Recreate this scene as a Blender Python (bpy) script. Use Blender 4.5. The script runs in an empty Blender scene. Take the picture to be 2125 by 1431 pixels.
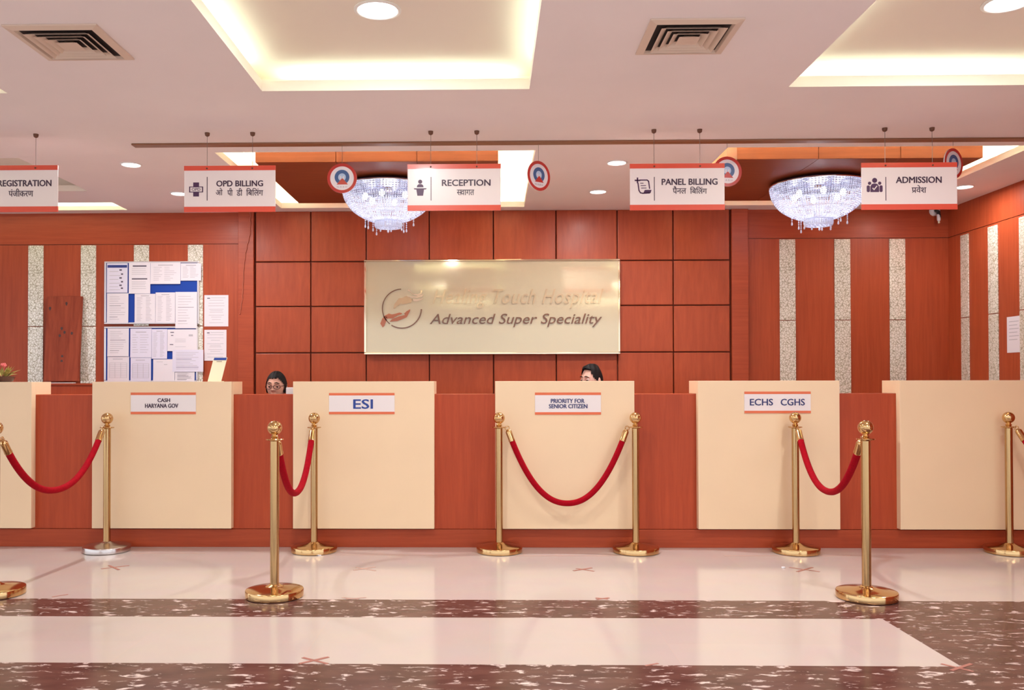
import bpy, bmesh, math, random
from mathutils import Vector, Matrix, Euler

# ------------------------------------------------------------------ scene, camera, world, exposure
scene = bpy.context.scene
COL = scene.collection
FW, FH, FOC = 2125.0, 1431.0, 1830.0
CAM_Z = 1.18
PCX, PCY = 980.0, 770.0                                # principal point of the lens (shifted lens)
YAW, PITCH, ROLL = math.radians(1.1), math.radians(0.69), math.radians(-0.10)

cam_data = bpy.data.cameras.new('camera')
cam = bpy.data.objects.new('camera', cam_data)
COL.objects.link(cam)
cam.location = (0, 0, CAM_Z)
CAM_R = (Matrix.Rotation(YAW, 3, 'Z') @ Matrix.Rotation(math.pi / 2 + PITCH, 3, 'X') @ Matrix.Rotation(ROLL, 3, 'Z'))
cam.rotation_euler = CAM_R.to_euler()
cam_data.sensor_fit = 'HORIZONTAL'
cam_data.sensor_width = 36.0
cam_data.lens = FOC / FW * 36.0
cam_data.shift_x = (FW / 2 - PCX) / FW
cam_data.shift_y = (PCY - FH / 2) / FW
cam_data.clip_start = 0.05
cam_data.clip_end = 100
scene.camera = cam

scene.view_settings.view_transform = 'Standard'
scene.view_settings.look = 'None'
scene.view_settings.exposure = 0.07
scene.view_settings.gamma = 1.0
scene.view_settings.use_curve_mapping = False

world = bpy.data.worlds.new('daylight')
scene.world = world
world.use_nodes = True
bg = world.node_tree.nodes['Background']
bg.inputs['Color'].default_value = (0.94, 0.97, 1.04, 1)
bg.inputs['Strength'].default_value = 1.45

CEIL = 2.78            # ceiling height
WALL = 8.25            # back wall distance
RWALL = 4.26           # right wall
FILL_LIGHTS = []


def lamp(name, loc, size, power, color, rot=(0, 0, 0), shape='DISK', parent=None, spread=None):
    d = bpy.data.lights.new(name, 'AREA')
    d.shape = shape
    d.size = size
    d.energy = power
    d.color = color
    if spread:
        d.spread = spread
    o = bpy.data.objects.new(name, d)
    COL.objects.link(o)
    o.location = loc
    o.rotation_euler = rot
    if parent is not None:
        o.parent = parent
    return o


# added fill lights, unseen behind the camera, set in the repeated ceiling recesses
for bx in (-3.39, -0.51, 2.36):
    for by in (1.2, -1.67):
        FILL_LIGHTS.append(lamp('lobby_fill', (bx, by, CEIL + 0.10), 0.9, 30 if bx > 2 else 18, (1.0, 0.97, 0.96), shape='SQUARE'))

# ------------------------------------------------------------------ pixel helpers (photo frame -> world planes)


def ray(px, py):
    d = Vector(((px - PCX) / FOC, -(py - PCY) / FOC, -1.0))
    return CAM_R @ d


def W(px, py, Y):
    d = ray(px, py)
    return Vector((0, 0, CAM_Z)) + d * (Y / d.y)


def XP(px, py, X):
    d = ray(px, py)
    return Vector((0, 0, CAM_Z)) + d * (X / d.x)


def ZP(px, py, Z):
    d = ray(px, py)
    return Vector((0, 0, CAM_Z)) + d * ((Z - CAM_Z) / d.z)


# ------------------------------------------------------------------ materials
MATS = {}


def new_mat(name):
    m = bpy.data.materials.new(name)
    m.use_nodes = True
    MATS[name] = m
    nt = m.node_tree
    return m, nt, nt.nodes, nt.links, nt.nodes['Principled BSDF']


def plain(name, col, rough=0.5, metal=0.0, spec=0.5, emit=None, estr=0.0, coat=0.0, noise=0.0, nscale=20.0):
    m, nt, N, L, b = new_mat(name)
    b.inputs['Base Color'].default_value = (*col, 1)
    b.inputs['Roughness'].default_value = rough
    b.inputs['Metallic'].default_value = metal
    b.inputs['Specular IOR Level'].default_value = spec
    b.inputs['Coat Weight'].default_value = coat
    b.inputs['Coat Roughness'].default_value = 0.05
    if emit:
        b.inputs['Emission Color'].default_value = (*emit, 1)
        b.inputs['Emission Strength'].default_value = estr
    if noise:
        tc = N.new('ShaderNodeTexCoord')
        n = N.new('ShaderNodeTexNoise')
        n.inputs['Scale'].default_value = nscale
        n.inputs['Detail'].default_value = 4
        r = N.new('ShaderNodeValToRGB')
        r.color_ramp.elements[0].position = 0.3
        r.color_ramp.elements[1].position = 0.7
        r.color_ramp.elements[0].color = (*[c * (1 - noise) for c in col], 1)
        r.color_ramp.elements[1].color = (*[min(1, c * (1 + noise)) for c in col], 1)
        L.new(tc.outputs['Object'], n.inputs['Vector'])
        L.new(n.outputs['Fac'], r.inputs['Fac'])
        L.new(r.outputs['Color'], b.inputs['Base Color'])
    return m


def wood(name, c1, c2, stretch=(14, 14, 0.7), rough=0.42, coat=0.06):
    m, nt, N, L, b = new_mat(name)
    tc = N.new('ShaderNodeTexCoord')
    mp = N.new('ShaderNodeMapping')
    mp.inputs['Scale'].default_value = stretch
    n = N.new('ShaderNodeTexNoise')
    n.inputs['Scale'].default_value = 3.0
    n.inputs['Detail'].default_value = 7
    n.inputs['Roughness'].default_value = 0.62
    n.inputs['Distortion'].default_value = 0.35
    n2 = N.new('ShaderNodeTexNoise')
    n2.inputs['Scale'].default_value = 0.9
    n2.inputs['Detail'].default_value = 2
    r = N.new('ShaderNodeValToRGB')
    r.color_ramp.elements[0].position = 0.28
    r.color_ramp.elements[1].position = 0.75
    r.color_ramp.elements[0].color = (*c1, 1)
    r.color_ramp.elements[1].color = (*c2, 1)
    mx = N.new('ShaderNodeMix')
    mx.data_type = 'RGBA'
    mx.blend_type = 'MULTIPLY'
    mx.inputs['Factor'].default_value = 0.35
    L.new(tc.outputs['Object'], mp.inputs['Vector'])
    L.new(mp.outputs['Vector'], n.inputs['Vector'])
    L.new(tc.outputs['Object'], n2.inputs['Vector'])
    L.new(n.outputs['Fac'], r.inputs['Fac'])
    L.new(r.outputs['Color'], mx.inputs[6])
    L.new(n2.outputs['Color'], mx.inputs[7])
    r2 = N.new('ShaderNodeValToRGB')
    r2.color_ramp.elements[0].position = 0.3
    r2.color_ramp.elements[1].position = 0.7
    r2.color_ramp.elements[0].color = (0.72, 0.72, 0.72, 1)
    r2.color_ramp.elements[1].color = (1, 1, 1, 1)
    L.new(n2.outputs['Fac'], r2.inputs['Fac'])
    L.new(r2.outputs['Color'], mx.inputs[7])
    L.new(mx.outputs[2], b.inputs['Base Color'])
    b.inputs['Roughness'].default_value = rough
    b.inputs['Specular IOR Level'].default_value = 0.28
    b.inputs['Coat Weight'].default_value = coat
    b.inputs['Coat Roughness'].default_value = 0.22
    return m


WOOD1, WOOD2 = (0.36, 0.055, 0.017), (0.48, 0.085, 0.028)
wood('wood_wall', WOOD1, WOOD2)
wood('wood_grid', (0.34, 0.052, 0.016), (0.45, 0.080, 0.026), stretch=(9, 9, 1.2))
wood('wood_counter', (0.39, 0.055, 0.017), (0.51, 0.083, 0.027), stretch=(12, 12, 0.8))
wood('wood_across', (0.36, 0.053, 0.017), (0.47, 0.082, 0.028), stretch=(0.7, 12, 14))
wood('wood_ceiling', (0.24, 0.048, 0.013), (0.32, 0.068, 0.02), stretch=(0.8, 12, 12), rough=0.55, coat=0.0)
wood('wood_plank', (0.24, 0.035, 0.014), (0.43, 0.085, 0.035), stretch=(8, 8, 0.8), rough=0.5, coat=0.0)
plain('wood_groove', (0.17, 0.034, 0.014), 0.7)
plain('wood_batten', (0.26, 0.11, 0.05), 0.45)
plain('ceiling_paint', (0.89, 0.80, 0.79), 0.75, spec=0.2, noise=0.02, nscale=2)
plain('recess_paint', (0.91, 0.82, 0.71), 0.8, spec=0.2)
plain('cream_laminate', (0.89, 0.68, 0.445), 0.38, noise=0.02, nscale=3, coat=0.1)
plain('gold', (0.66, 0.43, 0.20), 0.12, metal=1.0)
plain('silver', (0.60, 0.55, 0.53), 0.22, metal=1.0)
plain('gold_worn', (0.52, 0.335, 0.155), 0.20, metal=1.0)
plain('velvet', (0.35, 0.002, 0.011), 0.85, spec=0.1, noise=0.12, nscale=60)
plain('sign_white', (0.86, 0.76, 0.74), 0.28, coat=0.15)
plain('sign_red', (0.74, 0.085, 0.045), 0.28, coat=0.15)
plain('sign_orange', (0.78, 0.16, 0.055), 0.3)
plain('plate_white', (0.86, 0.80, 0.80), 0.3)
plain('letter_dark', (0.045, 0.016, 0.045), 0.4)
plain('letter_navy', (0.022, 0.03, 0.15), 0.4)
plain('letter_blue', (0.012, 0.05, 0.30), 0.4)
plain('icon_purple', (0.07, 0.018, 0.075), 0.4)
plain('emblem_red', (0.52, 0.028, 0.02), 0.25, coat=0.4)
plain('emblem_white', (0.84, 0.78, 0.80), 0.25, coat=0.4)
plain('emblem_blue', (0.05, 0.12, 0.30), 0.25, coat=0.4)
plain('emblem_pale', (0.45, 0.58, 0.78), 0.3)
plain('emblem_grey', (0.4, 0.34, 0.38), 0.4)
plain('wire_grey', (0.25, 0.20, 0.18), 0.4, metal=0.6)
plain('mount_brown', (0.16, 0.07, 0.04), 0.4, metal=0.4)
plain('vent_paint', (0.72, 0.56, 0.45), 0.5)
plain('vent_dark', (0.02, 0.012, 0.012), 0.8)
plain('downlight_rim', (0.85, 0.82, 0.80), 0.4)
plain('downlight_glow', (1, 1, 1), 0.5, emit=(1.0, 0.97, 0.95), estr=9)
plain('tube_glow', (1, 1, 1), 0.5, emit=(0.78, 1.0, 0.84), estr=14)
plain('tube_glow_far', (1, 1, 1), 0.5, emit=(0.80, 1.0, 0.84), estr=50)
plain('bulb_glow', (1, 1, 1), 0.4, emit=(0.88, 0.92, 1.0), estr=22)
plain('chrome', (0.85, 0.85, 0.88), 0.12, metal=1.0)
plain('paper', (0.80, 0.74, 0.78), 0.7)
plain('paper_lilac', (0.74, 0.70, 0.82), 0.7)
plain('print_grey', (0.50, 0.46, 0.50), 0.8)
plain('print_dark', (0.12, 0.10, 0.14), 0.8)
plain('print_navy', (0.03, 0.045, 0.22), 0.7)
plain('felt_blue', (0.010, 0.055, 0.36), 0.9)
plain('aluminium', (0.75, 0.72, 0.74), 0.3, metal=0.9)
plain('skin', (0.64, 0.34, 0.25), 0.5, noise=0.04, nscale=30)
plain('skin_fair', (0.66, 0.38, 0.30), 0.5, noise=0.04, nscale=30)
plain('lips', (0.35, 0.09, 0.08), 0.4)
plain('hair_black', (0.010, 0.007, 0.007), 0.6, spec=0.15)
plain('eye_white', (0.8, 0.76, 0.74), 0.25)
plain('eye_dark', (0.02, 0.012, 0.01), 0.2)
plain('spectacle', (0.05, 0.01, 0.012), 0.25)
plain('shirt_blue', (0.22, 0.30, 0.45), 0.8)
plain('shirt_pink', (0.55, 0.32, 0.36), 0.8)
plain('trousers', (0.04, 0.04, 0.06), 0.8)
plain('plastic_white', (0.82, 0.82, 0.84), 0.35)
plain('plastic_black', (0.02, 0.02, 0.022), 0.35)
plain('pot_dark', (0.06, 0.015, 0.01), 0.3)
plain('leaf', (0.42, 0.36, 0.10), 0.5, noise=0.4, nscale=40)
plain('petal', (0.75, 0.16, 0.15), 0.6)
plain('tape', (0.40, 0.16, 0.12), 0.6)
plain('tape_dull', (0.52, 0.34, 0.28), 0.6)
plain('cord_wood', (0.42, 0.10, 0.05), 0.5)
plain('gold_face', (0.60, 0.50, 0.33), 0.08, metal=0.25, coat=0.6)
plain('gold_mirror', (0.86, 0.70, 0.50), 0.06, metal=1.0)
plain('letter_gold', (0.62, 0.46, 0.28), 0.12, metal=0.35, coat=0.5)
plain('blocker_dark', (0.05, 0.05, 0.11), 0.35, metal=0.6)  # dark tone of the added light-blocking disc in the chandeliers
plain('letter_brown', (0.16, 0.06, 0.025), 0.2, coat=0.5)
plain('hand_brown', (0.40, 0.11, 0.04), 0.15, coat=0.5)
plain('hand_gold', (0.62, 0.42, 0.24), 0.12, metal=0.6)
plain('stand_cream', (0.80, 0.74, 0.55), 0.3)


def crystal_mat():
    m, nt, N, L, b = new_mat('crystal')
    b.inputs['Base Color'].default_value = (0.90, 0.92, 1.0, 1)
    b.inputs['Roughness'].default_value = 0.12
    b.inputs['Coat Weight'].default_value = 0.5
    t = N.new('ShaderNodeBsdfTranslucent')
    t.inputs['Color'].default_value = (0.86, 0.90, 1.0, 1)
    mx = N.new('ShaderNodeMixShader')
    mx.inputs['Fac'].default_value = 0.42
    L.new(b.outputs['BSDF'], mx.inputs[1])
    L.new(t.outputs['BSDF'], mx.inputs[2])
    L.new(mx.outputs['Shader'], N['Material Output'].inputs['Surface'])


crystal_mat()


def etched_glass():
    m, nt, N, L, b = new_mat('etched_glass')
    tc = N.new('ShaderNodeTexCoord')
    v = N.new('ShaderNodeTexVoronoi')
    v.feature = 'DISTANCE_TO_EDGE'
    v.inputs['Scale'].default_value = 44
    n = N.new('ShaderNodeTexNoise')
    n.inputs['Scale'].default_value = 22
    n.inputs['Detail'].default_value = 3
    mixv = N.new('ShaderNodeMix')
    mixv.data_type = 'VECTOR'
    mixv.inputs['Factor'].default_value = 0.05
    L.new(tc.outputs['Object'], n.inputs['Vector'])
    L.new(tc.outputs['Object'], mixv.inputs[4])
    L.new(n.outputs['Color'], mixv.inputs[5])
    L.new(mixv.outputs[1], v.inputs['Vector'])
    r = N.new('ShaderNodeValToRGB')
    r.color_ramp.elements[0].position = 0.035
    r.color_ramp.elements[1].position = 0.15
    r.color_ramp.elements[0].color = (0.40, 0.36, 0.25, 1)
    r.color_ramp.elements[1].color = (0.94, 0.90, 0.79, 1)
    L.new(v.outputs['Distance'], r.inputs['Fac'])
    L.new(r.outputs['Color'], b.inputs['Base Color'])
    rr = N.new('ShaderNodeValToRGB')
    rr.color_ramp.elements[0].position = 0.05
    rr.color_ramp.elements[1].position = 0.22
    rr.color_ramp.elements[0].color = (0.45, 0.45, 0.45, 1)
    rr.color_ramp.elements[1].color = (0.12, 0.12, 0.12, 1)
    L.new(v.outputs['Distance'], rr.inputs['Fac'])
    L.new(rr.outputs['Color'], b.inputs['Roughness'])
    b.inputs['Coat Weight'].default_value = 0.8
    b.inputs['Coat Roughness'].default_value = 0.05
    b.inputs['Metallic'].default_value = 0.12


etched_glass()


def tile_floor():
    # polished cream vitrified tiles with hairline joints
    m, nt, N, L, b = new_mat('floor_cream')
    tc = N.new('ShaderNodeTexCoord')
    br = N.new('ShaderNodeTexBrick')
    br.offset = 0.0
    br.inputs['Scale'].default_value = 1.0
    br.inputs['Brick Width'].default_value = 0.8
    br.inputs['Row Height'].default_value = 0.8
    br.inputs['Mortar Size'].default_value = 0.0012
    br.inputs['Mortar Smooth'].default_value = 0.0
    br.inputs['Color1'].default_value = (0.635, 0.56, 0.525, 1)
    br.inputs['Color2'].default_value = (0.615, 0.545, 0.51, 1)
    br.inputs['Mortar'].default_value = (0.66, 0.55, 0.49, 1)
    n = N.new('ShaderNodeTexNoise')
    n.inputs['Scale'].default_value = 5
    n.inputs['Detail'].default_value = 5
    mx = N.new('ShaderNodeMix')
    mx.data_type = 'RGBA'
    mx.blend_type = 'SOFT_LIGHT'
    mx.inputs['Factor'].default_value = 0.12
    L.new(tc.outputs['Object'], br.inputs['Vector'])
    L.new(tc.outputs['Object'], n.inputs['Vector'])
    L.new(br.outputs['Color'], mx.inputs[6])
    L.new(n.outputs['Color'], mx.inputs[7])
    L.new(mx.outputs[2], b.inputs['Base Color'])
    b.inputs['Roughness'].default_value = 0.12
    b.inputs['Specular IOR Level'].default_value = 0.6
    # dark marble with pale elongated flecks
    m, nt, N, L, b = new_mat('floor_marble')
    tc = N.new('ShaderNodeTexCoord')
    mp = N.new('ShaderNodeMapping')
    mp.inputs['Scale'].default_value = (1.0, 2.4, 1.0)
    n1 = N.new('ShaderNodeTexNoise')
    n1.inputs['Scale'].default_value = 11
    n1.inputs['Detail'].default_value = 6
    n1.inputs['Roughness'].default_value = 0.62
    n1.inputs['Distortion'].default_value = 0.5
    r1 = N.new('ShaderNodeValToRGB')
    r1.color_ramp.elements[0].position = 0.57
    r1.color_ramp.elements[1].position = 0.65
    r1.color_ramp.elements[0].color = (0, 0, 0, 1)
    r1.color_ramp.elements[1].color = (1, 1, 1, 1)
    n2 = N.new('ShaderNodeTexNoise')
    n2.inputs['Scale'].default_value = 4.0
    n2.inputs['Detail'].default_value = 6
    r2 = N.new('ShaderNodeValToRGB')
    r2.color_ramp.elements[0].position = 0.3
    r2.color_ramp.elements[1].position = 0.72
    r2.color_ramp.elements[0].color = (0.085, 0.038, 0.032, 1)
    r2.color_ramp.elements[1].color = (0.165, 0.080, 0.066, 1)
    mx = N.new('ShaderNodeMix')
    mx.data_type = 'RGBA'
    mx.inputs[7].default_value = (0.80, 0.66, 0.62, 1)
    L.new(tc.outputs['Object'], mp.inputs['Vector'])
    L.new(mp.outputs['Vector'], n1.inputs['Vector'])
    L.new(mp.outputs['Vector'], n2.inputs['Vector'])
    L.new(n1.outputs['Fac'], r1.inputs['Fac'])
    L.new(n2.outputs['Fac'], r2.inputs['Fac'])
    L.new(r1.outputs['Color'], mx.inputs['Factor'])
    L.new(r2.outputs['Color'], mx.inputs[6])
    L.new(mx.outputs[2], b.inputs['Base Color'])
    b.inputs['Roughness'].default_value = 0.15
    b.inputs['Specular IOR Level'].default_value = 0.14


tile_floor()

# ------------------------------------------------------------------ object helpers


def wl(o):
    v = Vector((0, 0, 0))
    while o is not None:
        v += Vector(o.location)
        o = o.parent
    return v


class MB:
    """collects geometry in world coordinates and links it as one mesh object"""

    def __init__(self):
        self.v, self.f, self.m = [], [], []
        self.mi = 0
        self.smooth = False
        self.sm = []

    def add(self, vs, fs, smooth=None):
        o = len(self.v)
        self.v += [Vector(p) for p in vs]
        for f in fs:
            self.f.append([o + i for i in f])
            self.m.append(self.mi)
            self.sm.append(self.smooth if smooth is None else smooth)
        return self

    def box(self, x0, x1, y0, y1, z0, z1):
        vs = [(x0, y0, z0), (x1, y0, z0), (x1, y1, z0), (x0, y1, z0), (x0, y0, z1), (x1, y0, z1), (x1, y1, z1), (x0, y1, z1)]
        return self.add(vs, [(0, 3, 2, 1), (4, 5, 6, 7), (0, 1, 5, 4), (1, 2, 6, 5), (2, 3, 7, 6), (3, 0, 4, 7)])

    def quad(self, a, b, c, d):
        return self.add([a, b, c, d], [(0, 1, 2, 3)])

    def bevbox(self, x0, x1, y0, y1, z0, z1, r=0.004):
        bm = bmesh.new()
        bmesh.ops.create_cube(bm, size=1)
        for v in bm.verts:
            v.co = Vector(((x0 + x1) / 2 + v.co.x * (x1 - x0), (y0 + y1) / 2 + v.co.y * (y1 - y0), (z0 + z1) / 2 + v.co.z * (z1 - z0)))
        r = min(r, (x1 - x0) * .45, (y1 - y0) * .45, (z1 - z0) * .45)
        bmesh.ops.bevel(bm, geom=bm.edges[:], offset=r, segments=2, affect='EDGES', profile=0.6)
        return self.bm(bm)

    def bm(self, bm, mat=None, smooth=None):
        bm.verts.index_update()
        vs = [(mat @ v.co) if mat else v.co.copy() for v in bm.verts]
        fs = [[v.index for v in f.verts] for f in bm.faces]
        bm.free()
        return self.add(vs, fs, smooth)

    def lathe(self, prof, c, n=32, axis=None):
        """prof: list of (radius, height); c: centre; axis: direction (default Z)"""
        c = Vector(c)
        q = Vector((0, 0, 1)).rotation_difference(Vector(axis)).to_matrix() if axis is not None else Matrix.Identity(3)
        vs, fs = [], []
        for (r, h) in prof:
            for i in range(n):
                a = 2 * math.pi * i / n
                vs.append(c + q @ Vector((r * math.cos(a), r * math.sin(a), h)))
        for j in range(len(prof) - 1):
            for i in range(n):
                k = (i + 1) % n
                fs.append((j * n + i, j * n + k, (j + 1) * n + k, (j + 1) * n + i))
        if prof[0][0] > 1e-5:
            fs.append(tuple(range(n))[::-1])
        if prof[-1][0] > 1e-5:
            fs.append(tuple((len(prof) - 1) * n + i for i in range(n)))
        return self.add(vs, fs, True)

    def tube(self, pts, r, n=10, caps=True):
        pts = [Vector(p) for p in pts]
        vs, fs = [], []
        up = None
        for i, p in enumerate(pts):
            t = (pts[min(i + 1, len(pts) - 1)] - pts[max(i - 1, 0)]).normalized()
            if up is None:
                up = t.orthogonal().normalized()
            up = (up - t * up.dot(t)).normalized()
            s = t.cross(up)
            rr = r[i] if isinstance(r, (list, tuple)) else r
            for k in range(n):
                a = 2 * math.pi * k / n
                vs.append(p + (up * math.cos(a) + s * math.sin(a)) * rr)
        for i in range(len(pts) - 1):
            for k in range(n):
                k2 = (k + 1) % n
                fs.append((i * n + k, i * n + k2, (i + 1) * n + k2, (i + 1) * n + k))
        if caps:
            fs.append(tuple(range(n))[::-1])
            fs.append(tuple((len(pts) - 1) * n + k for k in range(n)))
        return self.add(vs, fs, True)

    def torus(self, c, R, r, axis=(0, 0, 1), n=32, k=8, a0=0.0, a1=2 * math.pi):
        c = Vector(c)
        q = Vector((0, 0, 1)).rotation_difference(Vector(axis)).to_matrix()
        full = abs(a1 - a0 - 2 * math.pi) < 1e-6
        m = n if full else n + 1
        vs, fs = [], []
        for i in range(m):
            a = a0 + (a1 - a0) * i / n
            for j in range(k):
                b = 2 * math.pi * j / k
                vs.append(c + q @ Vector(((R + r * math.cos(b)) * math.cos(a), (R + r * math.cos(b)) * math.sin(a), r * math.sin(b))))
        for i in range(n):
            i2 = (i + 1) % m
            for j in range(k):
                j2 = (j + 1) % k
                fs.append((i * k + j, i2 * k + j, i2 * k + j2, i * k + j2))
        return self.add(vs, fs, True)

    def sphere(self, c, r, sc=(1, 1, 1), n=24, k=14):
        c = Vector(c)
        prof = []
        vs, fs = [], []
        for j in range(k + 1):
            t = math.pi * j / k
            for i in range(n):
                a = 2 * math.pi * i / n
                vs.append(c + Vector((r * sc[0] * math.sin(t) * math.cos(a), r * sc[1] * math.sin(t) * math.sin(a), -r * sc[2] * math.cos(t))))
        for j in range(k):
            for i in range(n):
                i2 = (i + 1) % n
                fs.append((j * n + i, j * n + i2, (j + 1) * n + i2, (j + 1) * n + i))
        return self.add(vs, fs, True)

    def plate(self, pts, y0, y1):
        """polygon in the XZ plane (list of (x, z)) extruded between y0 (front) and y1"""
        n = len(pts)
        vs = [(x, y0, z) for x, z in pts] + [(x, y1, z) for x, z in pts]
        fs = [tuple(range(n)), tuple(range(2 * n - 1, n - 1, -1))]
        fs += [(i, i + n, (i + 1) % n + n, (i + 1) % n) for i in range(n)]
        return self.add(vs, fs)

    def ringplate(self, c, r0, r1, y0, y1, n=40, a0=0.0, a1=2 * math.pi):
        cx, cz = c
        outer = [(cx + r1 * math.cos(a0 + (a1 - a0) * i / n), cz + r1 * math.sin(a0 + (a1 - a0) * i / n)) for i in range(n + 1)]
        inner = [(cx + r0 * math.cos(a0 + (a1 - a0) * i / n), cz + r0 * math.sin(a0 + (a1 - a0) * i / n)) for i in range(n + 1)]
        for i in range(n):
            self.plate([outer[i], outer[i + 1], inner[i + 1], inner[i]], y0, y1)
        return self

    def build(self, name, mat, parent=None, fix=True):
        me = bpy.data.meshes.new(name)
        off = wl(parent) if parent is not None else Vector((0, 0, 0))
        me.from_pydata([tuple(p - off) for p in self.v], [], self.f)
        mats = mat if isinstance(mat, (list, tuple)) else [mat]
        for mm in mats:
            me.materials.append(MATS[mm])
        for i, p in enumerate(me.polygons):
            p.material_index = self.m[i]
            p.use_smooth = self.sm[i]
        if fix:
            bm = bmesh.new()
            bm.from_mesh(me)
            bmesh.ops.recalc_face_normals(bm, faces=bm.faces)
            bm.to_mesh(me)
            bm.free()
        if any(self.sm) and hasattr(me, 'set_sharp_from_angle'):
            me.set_sharp_from_angle(angle=math.radians(40))
        o = bpy.data.objects.new(name, me)
        COL.objects.link(o)
        if parent is not None:
            o.parent = parent
        return o


def tag(o, label, cat, group=None, kind=None):
    if label:
        o['label'] = label
    if cat:
        o['category'] = cat
    if group:
        o['group'] = group
    if kind:
        o['kind'] = kind
    return o


def thing(name, label, cat, loc=(0, 0, 0), group=None):
    o = bpy.data.objects.new(name, None)
    o.empty_display_size = 0.1
    COL.objects.link(o)
    o.location = loc
    return tag(o, label, cat, group)


def struct(o):
    o['kind'] = 'structure'
    return o


def dup(root):
    r = root.copy()
    COL.objects.link(r)
    for ch in list(root.children):
        c = ch.copy()
        COL.objects.link(c)
        c.parent = r
        for g in list(ch.children):
            d = g.copy()
            COL.objects.link(d)
            d.parent = c
    return r


def eval_mesh(o):
    bpy.context.view_layer.update()
    dg = bpy.context.evaluated_depsgraph_get()
    return bpy.data.meshes.new_from_object(o.evaluated_get(dg))


def text(name, body, box, y, mat, parent, bold=0.0, shear=0.0, extrude=0.0015, spacing=1.0):
    """lettering fitted into box = (x0, x1, z0, z1), standing in the XZ plane at depth y, facing -Y"""
    cu = bpy.data.curves.new(name, 'FONT')
    cu.body = body
    cu.size = 0.1
    cu.shear = shear
    cu.extrude = 0.002
    cu.space_character = spacing
    cu.resolution_u = 3
    cu.align_x = 'CENTER'
    t = bpy.data.objects.new(name, cu)
    COL.objects.link(t)
    me = eval_mesh(t)
    bpy.data.objects.remove(t)
    bpy.data.curves.remove(cu)
    xs = [v.co.x for v in me.vertices]
    ys = [v.co.y for v in me.vertices]
    x0, x1, z0, z1 = box
    a, b, c, d = min(xs), max(xs), min(ys), max(ys)
    off = wl(parent) if parent is not None else Vector((0, 0, 0))
    if bold:                                            # heavier strokes: the glyph outlines repeated with small shifts
        V = [v.co.copy() for v in me.vertices]
        Fc = [list(p.vertices) for p in me.polygons]
        VV, FF = [], []
        k = bold * 0.1
        for sx, sy in ((-k, 0), (k, 0), (0, -k * .6), (0, k * .6), (-k, -k * .5), (k, k * .5)):
            o_ = len(VV)
            VV += [(q.x + sx, q.y + sy, q.z * (1 + len(VV) / len(V) * .05)) for q in V]
            FF += [[o_ + i for i in f] for f in Fc]
        bpy.data.meshes.remove(me)
        me = bpy.data.meshes.new(name)
        me.from_pydata(VV, [], FF)
        a, b, c, d = a - k, b + k, c - k * .6, d + k * .6
    for v in me.vertices:
        X = x0 + (v.co.x - a) / (b - a) * (x1 - x0)
        Z = z0 + (v.co.y - c) / (d - c) * (z1 - z0)
        Y = y - (extrude * v.co.z / 0.002 if v.co.z > 0 else 0)
        v.co = Vector((X, Y, Z)) - off
    me.materials.clear()
    me.materials.append(MATS[mat])
    for p in me.polygons:
        p.material_index = 0
    me.name = name
    o = bpy.data.objects.new(name, me)
    COL.objects.link(o)
    if parent is not None:
        o.parent = parent
    return o


# ------------------------------------------------------------------ floor
FB = -7.0
LX = -9.0
mb = MB()
xs = [LX, -6.0, 1.95, 3.25, RWALL]
D1, D2, D3, D4 = ZP(1000, 1244, 0).y, ZP(1000, 1281, 0).y, ZP(1000, 1378, 0).y, 2.75


def fcell(x0, x1, y0, y1, mi):
    mb.mi = mi
    mb.quad((x0, y0, 0), (x1, y0, 0), (x1, y1, 0), (x0, y1, 0))


fcell(LX, RWALL, D1, WALL + 0.1, 0)
fcell(LX, RWALL, D2, D1, 1)
fcell(LX, 1.95, D3, D2, 0)
fcell(1.95, 3.4, D3, D2, 1)
fcell(3.4, RWALL, D3, D2, 0)
fcell(LX, 3.4, D4, D3, 1)
fcell(3.4, RWALL, D4, D3, 0)
fcell(LX, RWALL, FB, D4, 0)
struct(mb.build('floor', ['floor_cream', 'floor_marble']))

# ------------------------------------------------------------------ ceiling with its light coves
RECESS = []      # x0, x1, y0, y1, rise, lip, ledge
for bx0, bx1 in ((-4.12, -2.66), (-1.246, 0.223), (1.63, 3.10)):
    RECESS.append((bx0, bx1, 3.34, 4.81, 0.13, 0.06, 0.18, 'peach'))
    RECESS.append((bx0, bx1, 0.47, 1.94, 0.13, 0.06, 0.18, 'peach'))
    RECESS.append((bx0, bx1, -2.40, -0.93, 0.13, 0.06, 0.18, 'peach'))
FAR = [(-1.91, 0.323, 6.09, 8.06, 0.30, 0.05, 0.12, 'wood'),
       (1.637, 3.72, 6.05, 8.04, 0.30, 0.05, 0.12, 'wood'),
       (-5.6, -3.35, 6.2, 7.29, 0.20, 0.05, 0.12, 'dim'),
       (-5.6, -3.35, 7.76, 8.10, 0.20, 0.04, 0.08, 'bright')]
RECESS += FAR
hx = sorted({LX, RWALL} | {r[0] for r in RECESS} | {r[1] for r in RECESS})
hy = sorted({FB, WALL + 0.1} | {r[2] for r in RECESS} | {r[3] for r in RECESS})
mb = MB()
for i in range(len(hx) - 1):
    for j in range(len(hy) - 1):
        cx, cy = (hx[i] + hx[i + 1]) / 2, (hy[j] + hy[j + 1]) / 2
        if any(r[0] < cx < r[1] and r[2] < cy < r[3] for r in RECESS):
            continue
        mb.quad((hx[i], hy[j], CEIL), (hx[i], hy[j + 1], CEIL), (hx[i + 1], hy[j + 1], CEIL), (hx[i + 1], hy[j], CEIL))
struct(mb.build('ceiling', 'ceiling_paint', fix=False))

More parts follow.
